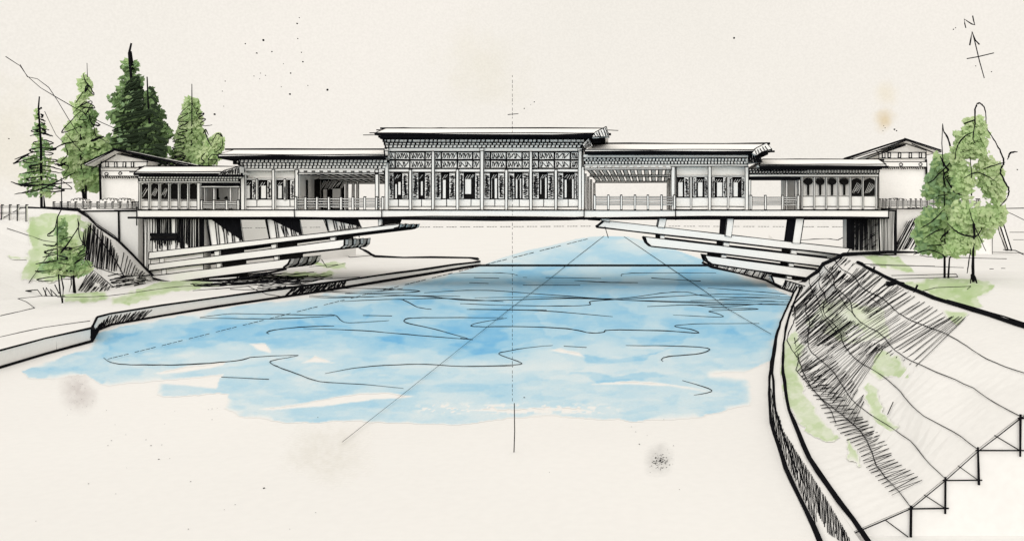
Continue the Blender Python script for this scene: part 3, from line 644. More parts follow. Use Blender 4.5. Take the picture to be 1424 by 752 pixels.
roof(mh, 521, 846, 185.2, 187.6, 536, 839, 179, blocks=[(556, 3), (578, 3), (614, 3), (636, 3), (657, 2), (676, 2), (696, 2), (716, 2), (738, 2), (766, 12)])
def roof_end_hatch(parent, pts, hp, Y=77.2, n=12):
    m = MB('paper', 'ink'); m.poly(pts, Y, 1.0, 'paper', 1.5); m.zig(hp[0], hp[1], n, on_plane(Y-.04), 1.5, jig=.5, open_=True); m.build('bracket_and_shade', parent)
roof_end_hatch(mh, [(843, 176), (847, 190), (823, 191), (828, 184)], ([(842, 178), (826, 186)], [(846, 189), (829, 190.5)]), n=6)
roof_end_hatch(mh, [(819, 192), (824, 203), (815, 209), (810, 201)], ([(819, 194), (812, 202)], [(822, 203), (815, 207)]), 78.4, 6)
m = MB('ink')
m.pen([(505, 188), (520, 187.6)], on_plane(77.5), 1.4); m.pen([(523, 181), (540, 181)], on_plane(84), 1.6); m.pen([(845, 181), (860, 181.5)], on_plane(77.5), 1.2); m.build('roof_edge', mh)

# --- wing halls
def veranda_slats(parent, fa, fb, qf, ba, bb, qb, n, Yb, cross=2):
    A = lambda t: P(fa+(fb-fa)*t, qf, YF); Bk = lambda t: P(ba+(bb-ba)*t, qb, Yb)
    for i in range(n):
        t = (i+.5)/n; a, b = A(t), Bk(t); w_ = .2; m = MB()
        m.hexa([a+Vector((-w_, 0, -.1)), a+Vector((w_, 0, -.1)), b+Vector((w_, 0, -.1)), b+Vector((-w_, 0, -.1)), a+Vector((-w_, 0, .1)), a+Vector((w_, 0, .1)), b+Vector((w_, 0, .1)), b+Vector((-w_, 0, .1))], 'paper')
        m.stroke([a+Vector((-w_, 0, -.1)), b+Vector((-w_, 0, -.1))], .13); m.stroke([a+Vector((w_, 0, -.1)), b+Vector((w_, 0, -.1))], .08)
        m.build('rafter', parent)
    for k in range(cross+1):
        m = MB(); t = k/cross; a = A(0).lerp(Bk(0), t); b = A(1).lerp(Bk(1), t); m.box(a.x, b.x, a.y, a.y+.25, a.z-.28, a.z-.12, 'paper', .1); m.build('purlin', parent)
def railing(label, xs, q0, q1, Y, floorq, rails=3, end=0, group=None, over=0, pw=1.3):
    """posts with level rails; every post its own part"""
    t = thing('railing', (P((xs[0]+xs[-1])/2, 0, Y).x, Y, P(0, floorq, Y).z), label, 'railing', group)
    for x in xs:
        m = MB(); m.rect(x-pw, x+pw, q0, floorq, Y-.06, .2, 'paper', 1.0); m.rect(x-pw-.2, x+pw+.2, q0-.9, q0+.2, Y-.1, .28, 'ink'); m.build('post', t)
    for k in range(rails):
        q = q0+2+(q1-q0-2)*k/(rails); m = MB(); m.rect(xs[0]-over, xs[-1]+over, q, q+1.5, Y, .08, 'paper', .85); m.build('rail', t)
    return t
RG = 'railings along the bridge'
lw = thing('wing_hall', (P(425, 0, 84).x, 84, 7.7), 'left wing hall with open slatted veranda and dark inner room beside the central hall', 'hall')
one('wall', lw, lambda m: m.rect(338, 410.5, 230, 291.6, 80.35, 9, 'paper', 1.3))
one('wall_base', lw, lambda m: base(m, 338, 410, 277.5, 291.5, (357, 403)))
for c, w_ in ((337.5, 5), (380, 3.6), (412.5, 4.6), (524, 4.6)):
    m = MB(); post(m, c, w_, 236, 292.3, 79.5, .42, 1.2); m.build('column', lw)
for c in (357, 396): m = MB(); post(m, c, 2.2, 249, 278, 79.85, .2, .8); m.build('mullion', lw)
for x0, x1, wt_, l in ((340.5, 350, (342, 347.5), (350.5, 355.5)), (360, 370.5, (363, 370), (371.5, 377)), (384.5, 393.5, (386.5, 392), (394, 398)), (400, 403, None, (403.5, 409))):
    window(lw, x0, x1, 250.5, 276.5, [(wt_[0], wt_[1], 258, 276)] if wt_ else []); lattice(lw, l[0], l[1], 250.5, 276.5)
one('window_head', lw, lambda m: m.rect(339, 409.5, 248.2, 250.2, 79.9, .4, 'paper', .9))
one('beam', lw, lambda m: m.rect(334, 535, 234.4, 238, 79.55, .6, 'paper', 1.1))
one('cornice', lw, lambda m: (dentils(m, 333, 534, 222, 234.2, 3, 5.4, 79.4, 2.2, .4), m.pen([(323, 222), (331, 224), (336, 234)], on_plane(79.0), 2.4)), 'ink', 'paper')
one('eave_board', lw, lambda m: m.rect(327, 534, 219.6, 221.8, 78.9, 1, 'paper', .9))
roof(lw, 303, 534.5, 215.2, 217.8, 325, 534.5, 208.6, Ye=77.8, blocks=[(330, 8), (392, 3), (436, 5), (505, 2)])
veranda_slats(lw, 414, 534, 238.5, 470, 562, 252, 11, 88.5)
def lroom(m):
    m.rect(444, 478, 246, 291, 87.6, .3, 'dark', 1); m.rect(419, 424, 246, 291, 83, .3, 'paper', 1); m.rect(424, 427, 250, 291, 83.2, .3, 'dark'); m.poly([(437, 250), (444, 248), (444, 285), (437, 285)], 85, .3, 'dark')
    for i in range(16): a = 446+i*2.1; m.pen([(a-2, 262+rng.uniform(-3, 3)), (a+5, 252+rng.uniform(-2, 1))], on_plane(87.5), .8, 'paper')
one('inner_room', lw, lroom, 'paper', 'ink', 'dark')
for a, b, c, d in ((449, 455, 263, 290), (462, 474, 262, 290)): one('doorway', lw, lambda m: m.rect(a, b, c, d, 87.4, .1, 'paper', .8))
for c in (482, 491, 497): m = MB(); post(m, c, 3, 250, 291, 88.2, .3, 1.0); m.build('post', lw)
railing('railing with nine pale posts before the left open veranda', [411, 424.5, 440.5, 457, 474, 490.5, 507, 523.5, 532], 274, 290, 79.4, 292, 4, group=RG)

rwg = thing('wing_hall', (P(930, 0, 84).x, 84, 7.7), 'right wing hall with open slatted veranda showing blank sky beside the central hall', 'hall')
one('wall', rwg, lambda m: m.rect(940.5, 1038.5, 228, 291.6, 80.35, 9, 'paper', 1.3))
one('wall_base', rwg, lambda m: base(m, 940, 1038, 274.5, 291.5, (962, 1012)))
for c, w_ in ((810.5, 4), (936, 5), (987, 4), (1038.5, 4.6)):
    m = MB(); post(m, c, w_, 232, 292.3, 79.5, .42, 1.2); m.build('column', rwg)
for c in (961, 1012.5): m = MB(); post(m, c, 2.2, 246, 291, 79.85, .2, .8); m.build('mullion', rwg)
for x0, x1, wt_, ls_ in ((942, 951, (943, 949.5), ((951.5, 958),)), (964.5, 978.5, (970.5, 977), ((964, 968.5), (979.5, 984))), (992, 1005.5, (997, 1004.5), ((990, 994), (1005.5, 1010))), (1018, 1030.5, (1020, 1026), ((1014, 1018.5), (1031, 1036)))):
    window(rwg, x0, x1, 246.5, 274, [(wt_[0], wt_[1], 253.5, 273.5)])
    for l in ls_: lattice(rwg, l[0], l[1], 246.5, 274, 79.88)
one('window_head', rwg, lambda m: m.rect(941, 1036.5, 244.2, 246.2, 79.9, .4, 'paper', .9))
one('beam', rwg, lambda m: m.rect(812, 1040, 228.6, 231.4, 79.55, .6, 'paper', 1.1))
one('cornice', rwg, lambda m: (dentils(m, 812, 1039, 220, 228.2, 2, 4.6, 79.4, 1.0, .3), dentils(m, 813, 890, 216.5, 221.5, 1, 6, 78.9)), 'ink', 'paper')
one('eave_board', rwg, lambda m: m.rect(811, 1046, 214.6, 219.2, 78.7, 1, 'paper', 1.1))
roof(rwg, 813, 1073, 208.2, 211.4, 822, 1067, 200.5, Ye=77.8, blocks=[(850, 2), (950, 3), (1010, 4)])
roof_end_hatch(rwg, [(1066, 199), (1073, 207), (1060, 211), (1052, 216), (1046, 213), (1052, 206)], ([(1064, 203), (1050, 210)], [(1068, 208), (1052, 215)]), 77.4, 5)
roof_end_hatch(rwg, [(1041, 212), (1056, 214), (1060, 225), (1040, 227)], ([(1041, 213), (1055, 214)], [(1041, 226), (1059, 226)]), 78.3, 16)
veranda_slats(rwg, 812, 934, 232.5, 828, 930, 250.5, 12, 88.5)
for c in (814, 818, 822, 826.5, 929, 932): m = MB(); post(m, c, 2.6, 238+ (c-810 if c < 900 else 10), 291, 88 if c > 824 else 80+ (c-810)*.5, .3, 1.0); m.build('post', rwg)
railing('railing with seven pale posts before the right open veranda', [827, 846, 864, 883, 901, 920, 938], 271.5, 287, 79.4, 291.5, 4, group=RG)

# --- arcaded pavilions
def arch(x0, x1, q0, q1): cx = (x0+x1)/2; return [(x0, q1), (x0, q0+5), (x0+(x1-x0)*.18, q0+1.8), (cx, q0), (x1-(x1-x0)*.18, q0+1.8), (x1, q0+5), (x1, q1)]
def arcade(parent, xs, q0, q1, qb, kinds):
    for i in range(len(xs)-1):
        a, b = xs[i]+1.0, xs[i+1]-1.0; m = MB('dark', 'paper', 'ink'); k = kinds[i]
        if k == 'r':
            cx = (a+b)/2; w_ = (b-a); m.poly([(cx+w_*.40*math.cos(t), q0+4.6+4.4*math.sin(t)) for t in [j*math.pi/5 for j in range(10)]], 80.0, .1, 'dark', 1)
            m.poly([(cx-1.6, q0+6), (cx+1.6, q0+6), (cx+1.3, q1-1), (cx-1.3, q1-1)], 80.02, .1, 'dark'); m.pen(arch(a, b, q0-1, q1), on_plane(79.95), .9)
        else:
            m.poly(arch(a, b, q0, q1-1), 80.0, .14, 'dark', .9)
            for j in range(5 if k == 'h' else 0):
                u = a+1+j*2; 
                if u+4 < b: m.pen([(u, q1-3-rng.uniform(0, 4)), (min(b-1, u+7), q0+6+j)], on_plane(79.96), .55, 'paper')
        m.build('arched_window', parent)
    for x in xs: m = MB(); post(m, x, 1.7, q0-3, qb-1, 79.62, .3, 1.0); m.build('column', parent)
la = thing('arcade_pavilion', (P(264, 0, 84).x, 84, 7.7), 'low left pavilion with six dark arched windows and an open porch', 'pavilion')
one('wall', la, lambda m: m.rect(193, 275, 246, 291.6, 80.35, 9, 'paper', 1.3))
one('wall_base', la, lambda m: base(m, 193, 275, 279, 291.5, (207, 221, 235, 248.5, 261.5)))
arcade(la, [194, 207, 221, 234.5, 248, 261, 274.5], 255.5, 277.5, 292, 'hhhbbb')
one('beam', la, lambda m: m.rect(192, 334, 252.2, 254.4, 79.5, .6, 'paper', 1.0))
one('cornice', la, lambda m: (dentils(m, 192, 333.5, 245.2, 251.8, 2, 4.2, 79.4, 1.2, .6), m.pen([(190, 245), (192.5, 249), (193, 253)], on_plane(79.1), 2)), 'ink', 'paper')
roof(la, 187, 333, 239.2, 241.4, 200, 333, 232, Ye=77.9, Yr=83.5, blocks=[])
roof_end_hatch(la, [(333, 231), (333, 243), (302, 243), (312, 237)], ([(331, 233), (312, 239)], [(332, 242), (306, 242.5)]), 77.6, 14)  # shadow under the wing eave, shaped as a hatched dark piece
one('porch_lintel', la, lambda m: (m.rect(276, 333, 254.8, 258.4, 79.9, .5, 'ink'), m.rect(276, 333, 258.8, 261, 79.7, .5, 'paper', 1.0)))
for x in (276, 284.5, 297.5, 320.5, 332.5):
    m = MB(); post(m, x, 4 if x in (276,) else 2.6, 254 if x == 276 else 261, 293 if x == 276 else 291, 79.5 if x < 280 else 80.2, .3, 1.1); m.build('column', la)
def pf_(m):
    m.rect(301, 303, 262, 277, 84, .2, 'dark'); m.poly([(302, 272), (305, 277), (302, 278)], 83.9, .2, 'dark'); m.poly([(312, 274), (315, 273), (316, 277), (311.5, 277)], 84, .2, 'dark')
one('porch_back', la, pf_, 'paper', 'ink', 'dark')
railing('short railing closing the left porch beside the arched windows', [280, 297, 315, 331], 278.5, 290, 79.45, 292, 4, group=RG)

ra = thing('arcade_pavilion', (P(1131, 0, 84).x, 84, 7.7), 'low right pavilion with round headed openings and two dark hatched windows', 'pavilion')
one('wall', ra, lambda m: m.rect(1113, 1221, 242, 291.6, 80.35, 9, 'paper', 1.3))
one('wall_base', ra, lambda m: base(m, 1113, 1221, 273, 291.5, (1132.5, 1149, 1165, 1183, 1200)))
arcade(ra, [1115.5, 1132.5, 1149, 1165.5, 1183, 1200.5, 1219], 248, 272.5, 292, 'rrrrhh')
one('beam', ra, lambda m: m.rect(1042, 1222, 242.4, 245.6, 79.5, .6, 'paper', 1.0))
def scal(m):
    m.rect(1042, 1222, 234.6, 242.2, 79.4, 1.2, 'paper', 1.4)
    x = 1042
    while x < 1219:
        r = 2.3; m.pen([(x, 236.5), (x+.6, 240.6), (x+r, 241.2), (x+2*r-.6, 240.2), (x+2*r, 236.5), (x+r, 236)], on_plane(79.3), 1.5 if x < 1110 else 1.2, curve=True)
        if x < 1120: m.pen([(x, 239), (x+4, 236.5)], on_plane(79.28), 1.6)
        x += 4.2
one('cornice', ra, scal)
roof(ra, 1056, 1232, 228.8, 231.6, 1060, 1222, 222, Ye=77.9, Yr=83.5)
one('porch_lintel', ra, lambda m: m.rect(1042, 1113, 246.4, 250.6, 79.9, .5, 'ink'))
for x, w_ in ((1042.5, 3.5), (1094, 3), (1107, 3.2), (1111.5, 2.6)): m = MB(); post(m, x, w_, 250, 292, 79.6 if x < 1050 or x > 1108 else 80.5, .3, 1.1); m.build('column', ra)
railing('short railing closing the right porch beside the round headed openings', [1044.5, 1064.5, 1088.5, 1110], 272, 287, 79.45, 291.5, 4, group=RG)

# --- abutments
ab = thing('abutment', (P(245, 0, 82).x, 82, QZ), 'left bridge abutment with vertical pen hatching and a dark slot', 'abutment')
def abl(m):
    m.rect(200.5, 283, 304.4, 392, 80.0, 1.5, 'paper', 1.3)
    for i in range(66):
        x = 210+rng.random()**.8*73; m.pen([(x, 304.5), (x+rng.uniform(-1, 1), 352-rng.uniform(0, 16)*(x < 262))], on_plane(79.95), rng.uniform(.9, 1.9))
    for x in (278, 280, 281.5, 283): m.pen([(x, 304), (x, 343)], on_plane(79.93), 2.2)
    for x in (203, 205, 208): m.pen([(x, 304), (x+1, 384)], on_plane(79.95), 1)
one('wall', ab, abl)
one('slot', ab, lambda m: (m.rect(208, 246, 324, 328, 79.85, .1, 'ink'), m.rect(210, 246, 328.2, 331.2, 79.86, .1, 'dark', .8), m.rect(208, 245, 331.5, 334.5, 79.85, .1, 'ink')), 'ink', 'dark')
ar = thing('abutment', (P(1210, 0, 82).x, 82, PZ), 'right bridge abutment densely cross hatched under the end of the deck', 'abutment')
def abr(m):
    m.rect(1178, 1235, 304.4, 352, 80.6, 1.5, 'paper', 1.6); m.rect(1178, 1185, 304.5, 346, 80.5, .2, 'ink')
    for i in range(34): x = 1185+i*1.05; m.pen([(x, 304), (x+rng.uniform(-1, 1), 348)], on_plane(80.45), rng.uniform(.8, 1.5)*(1.3-i*.015), taper=i > 20)
    for i in range(40): x = 1184+rng.random()**1.4*40; y = rng.uniform(306, 344); m.pen([(x, y+4), (x+6, y)], on_plane(80.42), 1.0)
one('wall', ar, abr)
def pil(m):
    m.rect(1222.5, 1246.5, 293, 354, 80.0, 3, 'paper', 2.0)
    for i in range(9): x = 1226+i*2.1+rng.uniform(-.4, .4); m.pen([(x, 294+(i < 4)*10), (x+rng.uniform(-.5, .5), 350)], on_plane(79.95), 1.1)
    m.pen([(1222, 292), (1222, 304), (1223, 352)], on_plane(79.93), 2.4); m.pen([(1245.5, 292), (1245, 353)], on_plane(79.93), 2.6)
one('pier', ar, pil)

# --- cantilever beams
def lerp2(a, b, t): return (a[0]+(b[0]-a[0])*t, a[1]+(b[1]-a[1])*t)
def bracket_stack(label, levels, gaps, piers, loc, mir):
    t = thing('cantilever_bracket', loc, label, 'beams')
    for (tl, tr_, bl, br, n) in levels:                 # top and bottom edge at root and tip
        for k in range(n):
            Y = 79.7+k*2.45; s = 79.7/Y
            pts = [tl, tr_, ((tr_[0]+br[0])/2+(2 if not mir else -2), (tr_[1]*.35+br[1]*.65)), br, bl]
            w_ = [P(x, y, 79.7)+Vector((0, Y-79.7, 0)) for x, y in pts]
            m = MB(); m.prism(w_, Vector((0, 1.1, 0)), 'paper', .10, True)
            m.stroke([w_[4], w_[3]], .17); m.stroke([w_[1], w_[2], w_[3]], .24)
            m.build('beam', t)
    for (a, b, c, d, kind, Y) in gaps:                   # cross timbers; gap shadow painted as black slabs between them
        m = MB(); m.poly([a, b, c, d], Y, .9 if kind == 'paper' else .25, kind, 1.1); m.build('cross_timber' if kind == 'paper' else 'shade_and_ink_fill', t)
    for fn in piers: fn(t)
    return t
# left stack
L1t = lambda x: 351-(x-206.5)*(40/353.5); L1b = lambda x: 360-(x-208)*(42/341); L2t = lambda x: 367.6-(x-208)*(34.6/270); L2b = lambda x: 376-(x-208)*(31/268)
L3t = lambda x: 384-(x-208)*(24/190); L3b = lambda x: 393.5-(x-240)*(20.5/152)-.5
gaps = []
def gl(top, bot, segs):
    for x0, x1, k in segs: gaps.append(((x0, top(x0)+.2), (x1, top(x1)+.2), (x1, bot(x1)-.2), (x0, bot(x0)-.2), k, 79.78 if k == 'paper' else 80.1))
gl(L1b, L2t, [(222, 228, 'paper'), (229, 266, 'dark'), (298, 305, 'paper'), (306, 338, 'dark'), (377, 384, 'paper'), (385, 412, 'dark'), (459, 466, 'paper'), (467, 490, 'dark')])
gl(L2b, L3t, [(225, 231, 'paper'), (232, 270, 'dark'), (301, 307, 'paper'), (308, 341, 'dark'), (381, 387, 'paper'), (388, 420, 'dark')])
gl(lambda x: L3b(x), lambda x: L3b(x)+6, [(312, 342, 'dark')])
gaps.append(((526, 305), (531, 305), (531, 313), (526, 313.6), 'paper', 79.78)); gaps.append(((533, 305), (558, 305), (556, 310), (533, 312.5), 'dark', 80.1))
def lpier(x, q1):
    def f(t):
        m = MB(); m.poly([(x, 305), (x+47, 305), (x+52, q1), (x+6, q1+6)], 80.2, .3, 'paper', 1.0)
        pl_ = on_plane(80.12); m.pen([(x+2, 304), (x+6.5, q1+5)], pl_, 2.6)
        for k in range(1, 5):
            u = x+2+k*10.5; v = x+6+k*10.5; e = q1+5-k*1.4; m.pen([(u, 304), (v, e)], pl_, 1.9); m.pen([(u+3.4, 304), (v+3, e)], pl_, 1.5)
        m.poly([(x+8, 305.5), (x+47, 305), (x+51, q1-1)], 80.1, .08, 'ink')
        for k in range(5): m.pen([(x+22+k*6, 314), (x+26+k*6, 326+k)], pl_, 1.6)
        m.build('pier', t)
    return f
lb_ = bracket_stack('left stack of long pale cantilever beams with painted gap shade rising out over the river',
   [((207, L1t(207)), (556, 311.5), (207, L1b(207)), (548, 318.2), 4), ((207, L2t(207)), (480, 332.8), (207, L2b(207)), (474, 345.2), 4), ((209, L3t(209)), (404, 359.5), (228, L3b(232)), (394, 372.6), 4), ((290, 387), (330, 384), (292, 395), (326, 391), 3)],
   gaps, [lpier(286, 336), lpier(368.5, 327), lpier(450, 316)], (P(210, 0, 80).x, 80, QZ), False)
one('shore_line', lb_, lambda m: m.pen([(213, 386), (225, 390), (245, 393), (275, 391), (315, 389), (345, 386), (398, 374)], on_plane(79.3), 3.0), 'ink')
# right stack
def ln(a, b): return lambda x: a[1]+(x-a[0])*(b[1]-a[1])/(b[0]-a[0])
R1t = ln((846, 308), (1177, 345)); R1b = ln((828, 315.5), (1166, 354)); R2t = ln((899, 329.8), (1153, 359.5)); R2b = ln((905, 342), (1143, 370)); R3t = ln((985, 355.5), (1137, 375.5)); R3b = ln((1000, 368.5), (1129, 387)); R4t = ln((1070, 384), (1123, 391.5)); R4b = ln((1088, 398), (1116, 402))
gaps = []
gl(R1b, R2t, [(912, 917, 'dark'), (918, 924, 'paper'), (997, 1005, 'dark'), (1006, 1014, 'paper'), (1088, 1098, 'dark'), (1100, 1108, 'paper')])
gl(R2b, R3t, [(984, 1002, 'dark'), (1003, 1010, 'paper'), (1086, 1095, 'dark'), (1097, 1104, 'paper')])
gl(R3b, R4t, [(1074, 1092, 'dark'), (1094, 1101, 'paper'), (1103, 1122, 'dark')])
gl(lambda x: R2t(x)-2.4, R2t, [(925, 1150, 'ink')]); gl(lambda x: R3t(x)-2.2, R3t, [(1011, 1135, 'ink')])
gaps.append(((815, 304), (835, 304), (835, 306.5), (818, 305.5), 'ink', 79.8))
def rpier(pb, pw):
    def f(t):
        if pb: m = MB('ink'); m.poly(pb, 79.9, .8, 'ink'); m.build('shade_and_ink_fill', t)
        m = MB(); m.poly(pw, 79.62, 2.2, 'paper', 1.7); m.build('post', t)
    return f
bracket_stack('right stack of long pale cantilever beams stepping down to the hatched bank',
   [((1182, R1t(1182)), (840, 306.5), (1176, R1b(1176)), (829, 315.8), 2), ((1166, R2t(1166)), (896, 329.3), (1160, R2b(1160)), (905, 342), 2), ((1152, R3t(1152)), (980, 355), (1148, R3b(1148)), (990, 367.5), 2), ((1135, R4t(1135)), (1072, 384), (1130, R4b(1130)), (1086, 398), 1)],
   gaps, [rpier(None, [(836, 304), (848, 304), (847.5, 308.5), (837, 307)]), rpier(None, [(917, 303), (927, 303), (924.5, 317), (914.5, 316)]),
          rpier([(1003, 303), (1010, 303), (1007, 327.5), (1001.5, 327)], [(1011, 303), (1021, 303), (1017, 329.5), (1008, 328)]),
          rpier([(1097, 303), (1106, 303), (1101, 337), (1092.5, 336)], [(1107, 303), (1118, 303), (1113, 338.5), (1102, 337.5)])], (P(1150, 0, 80).x, 80, 1.5), True)
# ================================================================ GATEHOUSES, FENCES, TREES
def gatehouse(label, body, apex, le, re, qtop, floor, Y, circ, wins, ridge_depth=8, hatchq=None):
    t = thing('gatehouse', (P((body[0]+body[1])/2, 0, Y).x, Y, P(0, floor, Y).z), label, 'gatehouse')
    m = MB(); lx, rx = body
    ra_ = lambda x: apex[1]+(apex[0]-x)*(le[1]-apex[1])/(apex[0]-le[0]) if x < apex[0] else apex[1]+(x-apex[0])*(re[1]-apex[1])/(re[0]-apex[0])
    m.poly([(lx, floor), (lx, ra_(lx)+7), (apex[0], apex[1]+7), (rx, ra_(rx)+7), (rx, floor)], Y, ridge_depth, 'paper', 1.3); m.build('wall', t)
    m = MB()                                            # two roof planes with thickness
    for a, b in ((le, apex), (apex, re)):
        A, B = P(*a, Y-1.2), P(*b, Y-1.2); th = Vector((0, 0, -.16)); d = Vector((0, ridge_depth+2.4, 0))
        m.prism([A, B, B+th, A+th], d, 'paper', .13)
        m.stroke([A+Vector((-.2, 0, .02)), B], .2); m.stroke([A+Vector((.6, .1, -.5)), B+Vector((0, .1, -.62))], .16)
    m.build('roof', t)
    m = MB(); q = qtop; m.rect(lx+.6, rx-.6, q, q+8, Y-.2, .2, 'paper', 1.4); m.build('attic_band', t)
    for x in wins: m = MB(); m.rect(x-1.6, x+1.6, q+.5, q+7.5, Y-.26, .1, 'paper', 1.7); m.build('attic_post', t)
    m = MB(); m.rect(lx-.5, rx+.5, q+13, q+20, Y-.3, .3, 'paper', 1.2)
    x = lx
    while x < rx-1: m.pen([(x, q+20.5), (x+1.5, q+23)], on_plane(Y-.32), 1.8); x += 3
    m.build('band', t)
    for cx, cy in circ:
        m = MB('ink'); m.pen([(cx+2.4*math.cos(k*.7), cy+2.0*math.sin(k*.7)) for k in range(10)], on_plane(Y-.34), 1.4); m.build('roundel', t)
    return t
gatehouse('left gatehouse with long low gable roof standing among the firs', (140, 205), (160, 207), (118, 228), (302, 237), 225, 289, 86, [(148, 242), (167, 241)], [149, 161, 173, 184])
m = MB('ink'); m.stroke([P(139, 228, 85.5), P(140.5, 289, 85.5)], .3)
gh = [o for o in C.objects if o.name == 'gatehouse'][0]; m.build('corner_post', gh)
gatehouse('right gatehouse with white gabled attic and round medallions beside the pale green trees', (1222, 1288), (1260, 193.5), (1176, 221.5), (1309, 209), 212, 289, 86, [(1253, 229), (1280, 228.5)], [1229, 1237, 1251, 1266, 1280])
gh2 = [o for o in C.objects if o.name == 'gatehouse.001'][0]
m = MB('ink'); m.stroke([P(1287.5, 222, 85.8), P(1290, 290, 85.8)], .24); m.build('corner_post', gh2)

# right approach terrace with raking buttress
at_ = thing('approach_terrace', (P(1310, 0, 86).x, 86, PZ), 'white approach terrace wall carrying the right railing and ending in a raking strut', 'wall')
one('wall', at_, lambda m: (m.rect(1247, 1380, 290.5, 354, 84, 8, 'paper', 1.0), m.pen([(1225, 290.5), (1424, 289.5)], on_plane(83.9), 1.6)))
def strut(m):
    m.poly([(1383, 290), (1389, 290), (1407, 348), (1402, 348)], 82.5, .6, 'paper', 2.2); m.pen([(1383, 291), (1390, 325), (1399, 347)], on_plane(82.4), 1.2); m.pen([(1389, 290), (1408, 298), (1424, 306)], on_plane(82.3), 1); m.pen([(1395, 347), (1412, 348), (1424, 354)], on_plane(82.3), 1.6)
    m.pen([(1387, 289), (1380, 300), (1383, 309), (1388, 313)], on_plane(82.3), 1.6, curve=True)
one('strut', at_, strut)
wg = MB(); a = [P(1240, 353, 82.6), P(1262, 307, 83.7), P(1310, 293, 83.8), P(1335, 300, 83.8), P(1350, 354, 82), P(1300, 357, 79)]
wg.face([a[0], a[1], a[5]]); wg.face([a[1], a[2], a[5]]); wg.face([a[2], a[3], a[4]]); wg.face([a[2], a[4], a[5]])
bvw = wg.bvh(); mw = on_mesh(bvw, .05)
wg.zig([(1261, 309), (1275, 304), (1300, 298)], [(1238, 350), (1252, 347), (1272, 346)], 19, mw, 1.6, open_=True)
for e in (([(1300, 297), (1320, 294)], [(1270, 345), (1300, 340)]), ): wg.zig(*e, 8, mw, 1.2, open_=True, jig=3)
wg.pen([(1262, 307), (1282, 322), (1300, 345)], mw, 1.2); wg.pen([(1262, 307), (1310, 294)], mw, 1.6); wg.pen([(1237, 351), (1262, 307)], mw, 1.6)
o = wg.build('earth_cone'); tag(o, 'hatched cone of earth leaning on the white wall right of the right abutment', 'earth bank')

railing('railing of thin posts along the left approach before the gatehouse', [74, 84, 94, 104.5, 115, 125, 135, 146, 156, 167, 177, 184, 188, 192], 281, 289.5, 80.9, 290, 2, pw=.6)
railing('railing on the right approach running past the pale green trees', [1224, 1228, 1232, 1238, 1248, 1256, 1267, 1274, 1281, 1291, 1299, 1306, 1319, 1333, 1345, 1359, 1362], 277, 288, 83.0, 290, 3, pw=.7)
railing('sparse railing at the far left edge of the upper terrace', [-14, 2, 13, 24, 36], 285, 304, 76.5, 308, 2, pw=.5)
HG = 'low rounded hedges behind the approach railings'
for i, (x0, x1, q, Y, lab) in enumerate([(98, 120, 277.5, 81.6, 'left low hedge with rounded tops behind the railing near the dark trunk'), (138, 164, 278, 81.7, 'left middle low hedge with rounded tops behind the railing'), (160, 182, 277, 81.9, 'low hedge with rounded tops nearest the left pavilion'), (1232, 1262, 274, 84.8, 'low scalloped hedge behind the right approach railing')]):
    n = 5; top = []
    for k in range(n):
        a = x0+(x1-x0)*k/n; b = x0+(x1-x0)*(k+1)/n; h = 3+2.4*math.sin(math.pi*(k+.5)/n)
        top += [(a, 283-h+1), (a*.7+b*.3, 282-h-1), (a*.3+b*.7, 282-h-1)]
    top.append((x1, 281)); m = MB(); m.poly([(x0, 290)]+top+[(x1, 290)], Y, .7, 'paper', 1.1); o = m.build('hedge'); tag(o, lab, 'hedge', HG)

# ---- trees
def leaves(mb, blobs, Y, depth, dens, size, shades, seed, dark=None):
    r = random.Random(seed)
    for (cx, cy, rx, ry) in blobs:
        n = int(dens*rx*ry)
        for _ in range(n):
            while True:
                u, v, w_ = r.uniform(-1, 1), r.uniform(-1, 1), r.uniform(-1, 1)
                if u*u+v*v+w_*w_ < 1: break
            k = 1+.16*math.sin(5*math.atan2(v, u)+seed)
            px, py = cx+u*rx*k, cy+v*ry*k; y = Y+w_*depth*rx/30
            if Y < 55 and 274 < py < 291 and r.random() < .72: continue
            p = P(px, py, Y); p = Vector((p.x, y, p.z)); s = size*r.uniform(.6, 1.3)
            nn = Vector((r.gauss(0, .4), -1, r.gauss(.3, .35))).normalized(); a = Vector((r.gauss(0, 1), 0, r.gauss(0, 1))).cross(nn).normalized(); b = a.cross(nn).normalized()
            cl = vn1(px/16+seed, py/13+w_*.8); sh = shades[min(len(shades)-1, int(max(0, min(.999, (cl-.22)*1.8))*len(shades)))]
            mb.face([p-a*s, p-b*s*.6, p+a*s, p+b*s*.6], sh)
def vn1(x, y): return float(fbm(np.array([x]), np.array([y]), 3)[0])
def tree(label, cat, base, crowns, Y, shades, trunk, boughs, dens=1.0, size=.22, depth=2.2, bm='ink', twigs=(), seed=1, zb=None, group=None, name='fir_tree'):
    t = thing(name, tuple(P(*base, Y)), label, cat, group)
    m = MB('ink'); k = Y/F
    for pts, w_ in trunk: m.stroke([P(x, y, Y) if i == len(pts)-1 else P(x, y, Y-depth*.45) for i, (x, y) in enumerate(pts)], [w_*k*(.5+.5*i/max(1, len(pts)-1)) for i in range(len(pts))], jit=.3, n=6)
    m.build('trunk', t)
    m = MB(); m.mats = []; leaves(m, crowns, Y, depth, dens, size, shades, seed); m.build('crown', t)
    m = MB('ink')
    for pts, w_, dy in boughs: m.pen(pts, on_plane(Y-dy-depth*.55), w_*(1.25 if Y > 55 else 1.55), bm, taper=True, curve=True)
    if boughs: m.build('branches', t)
    return t
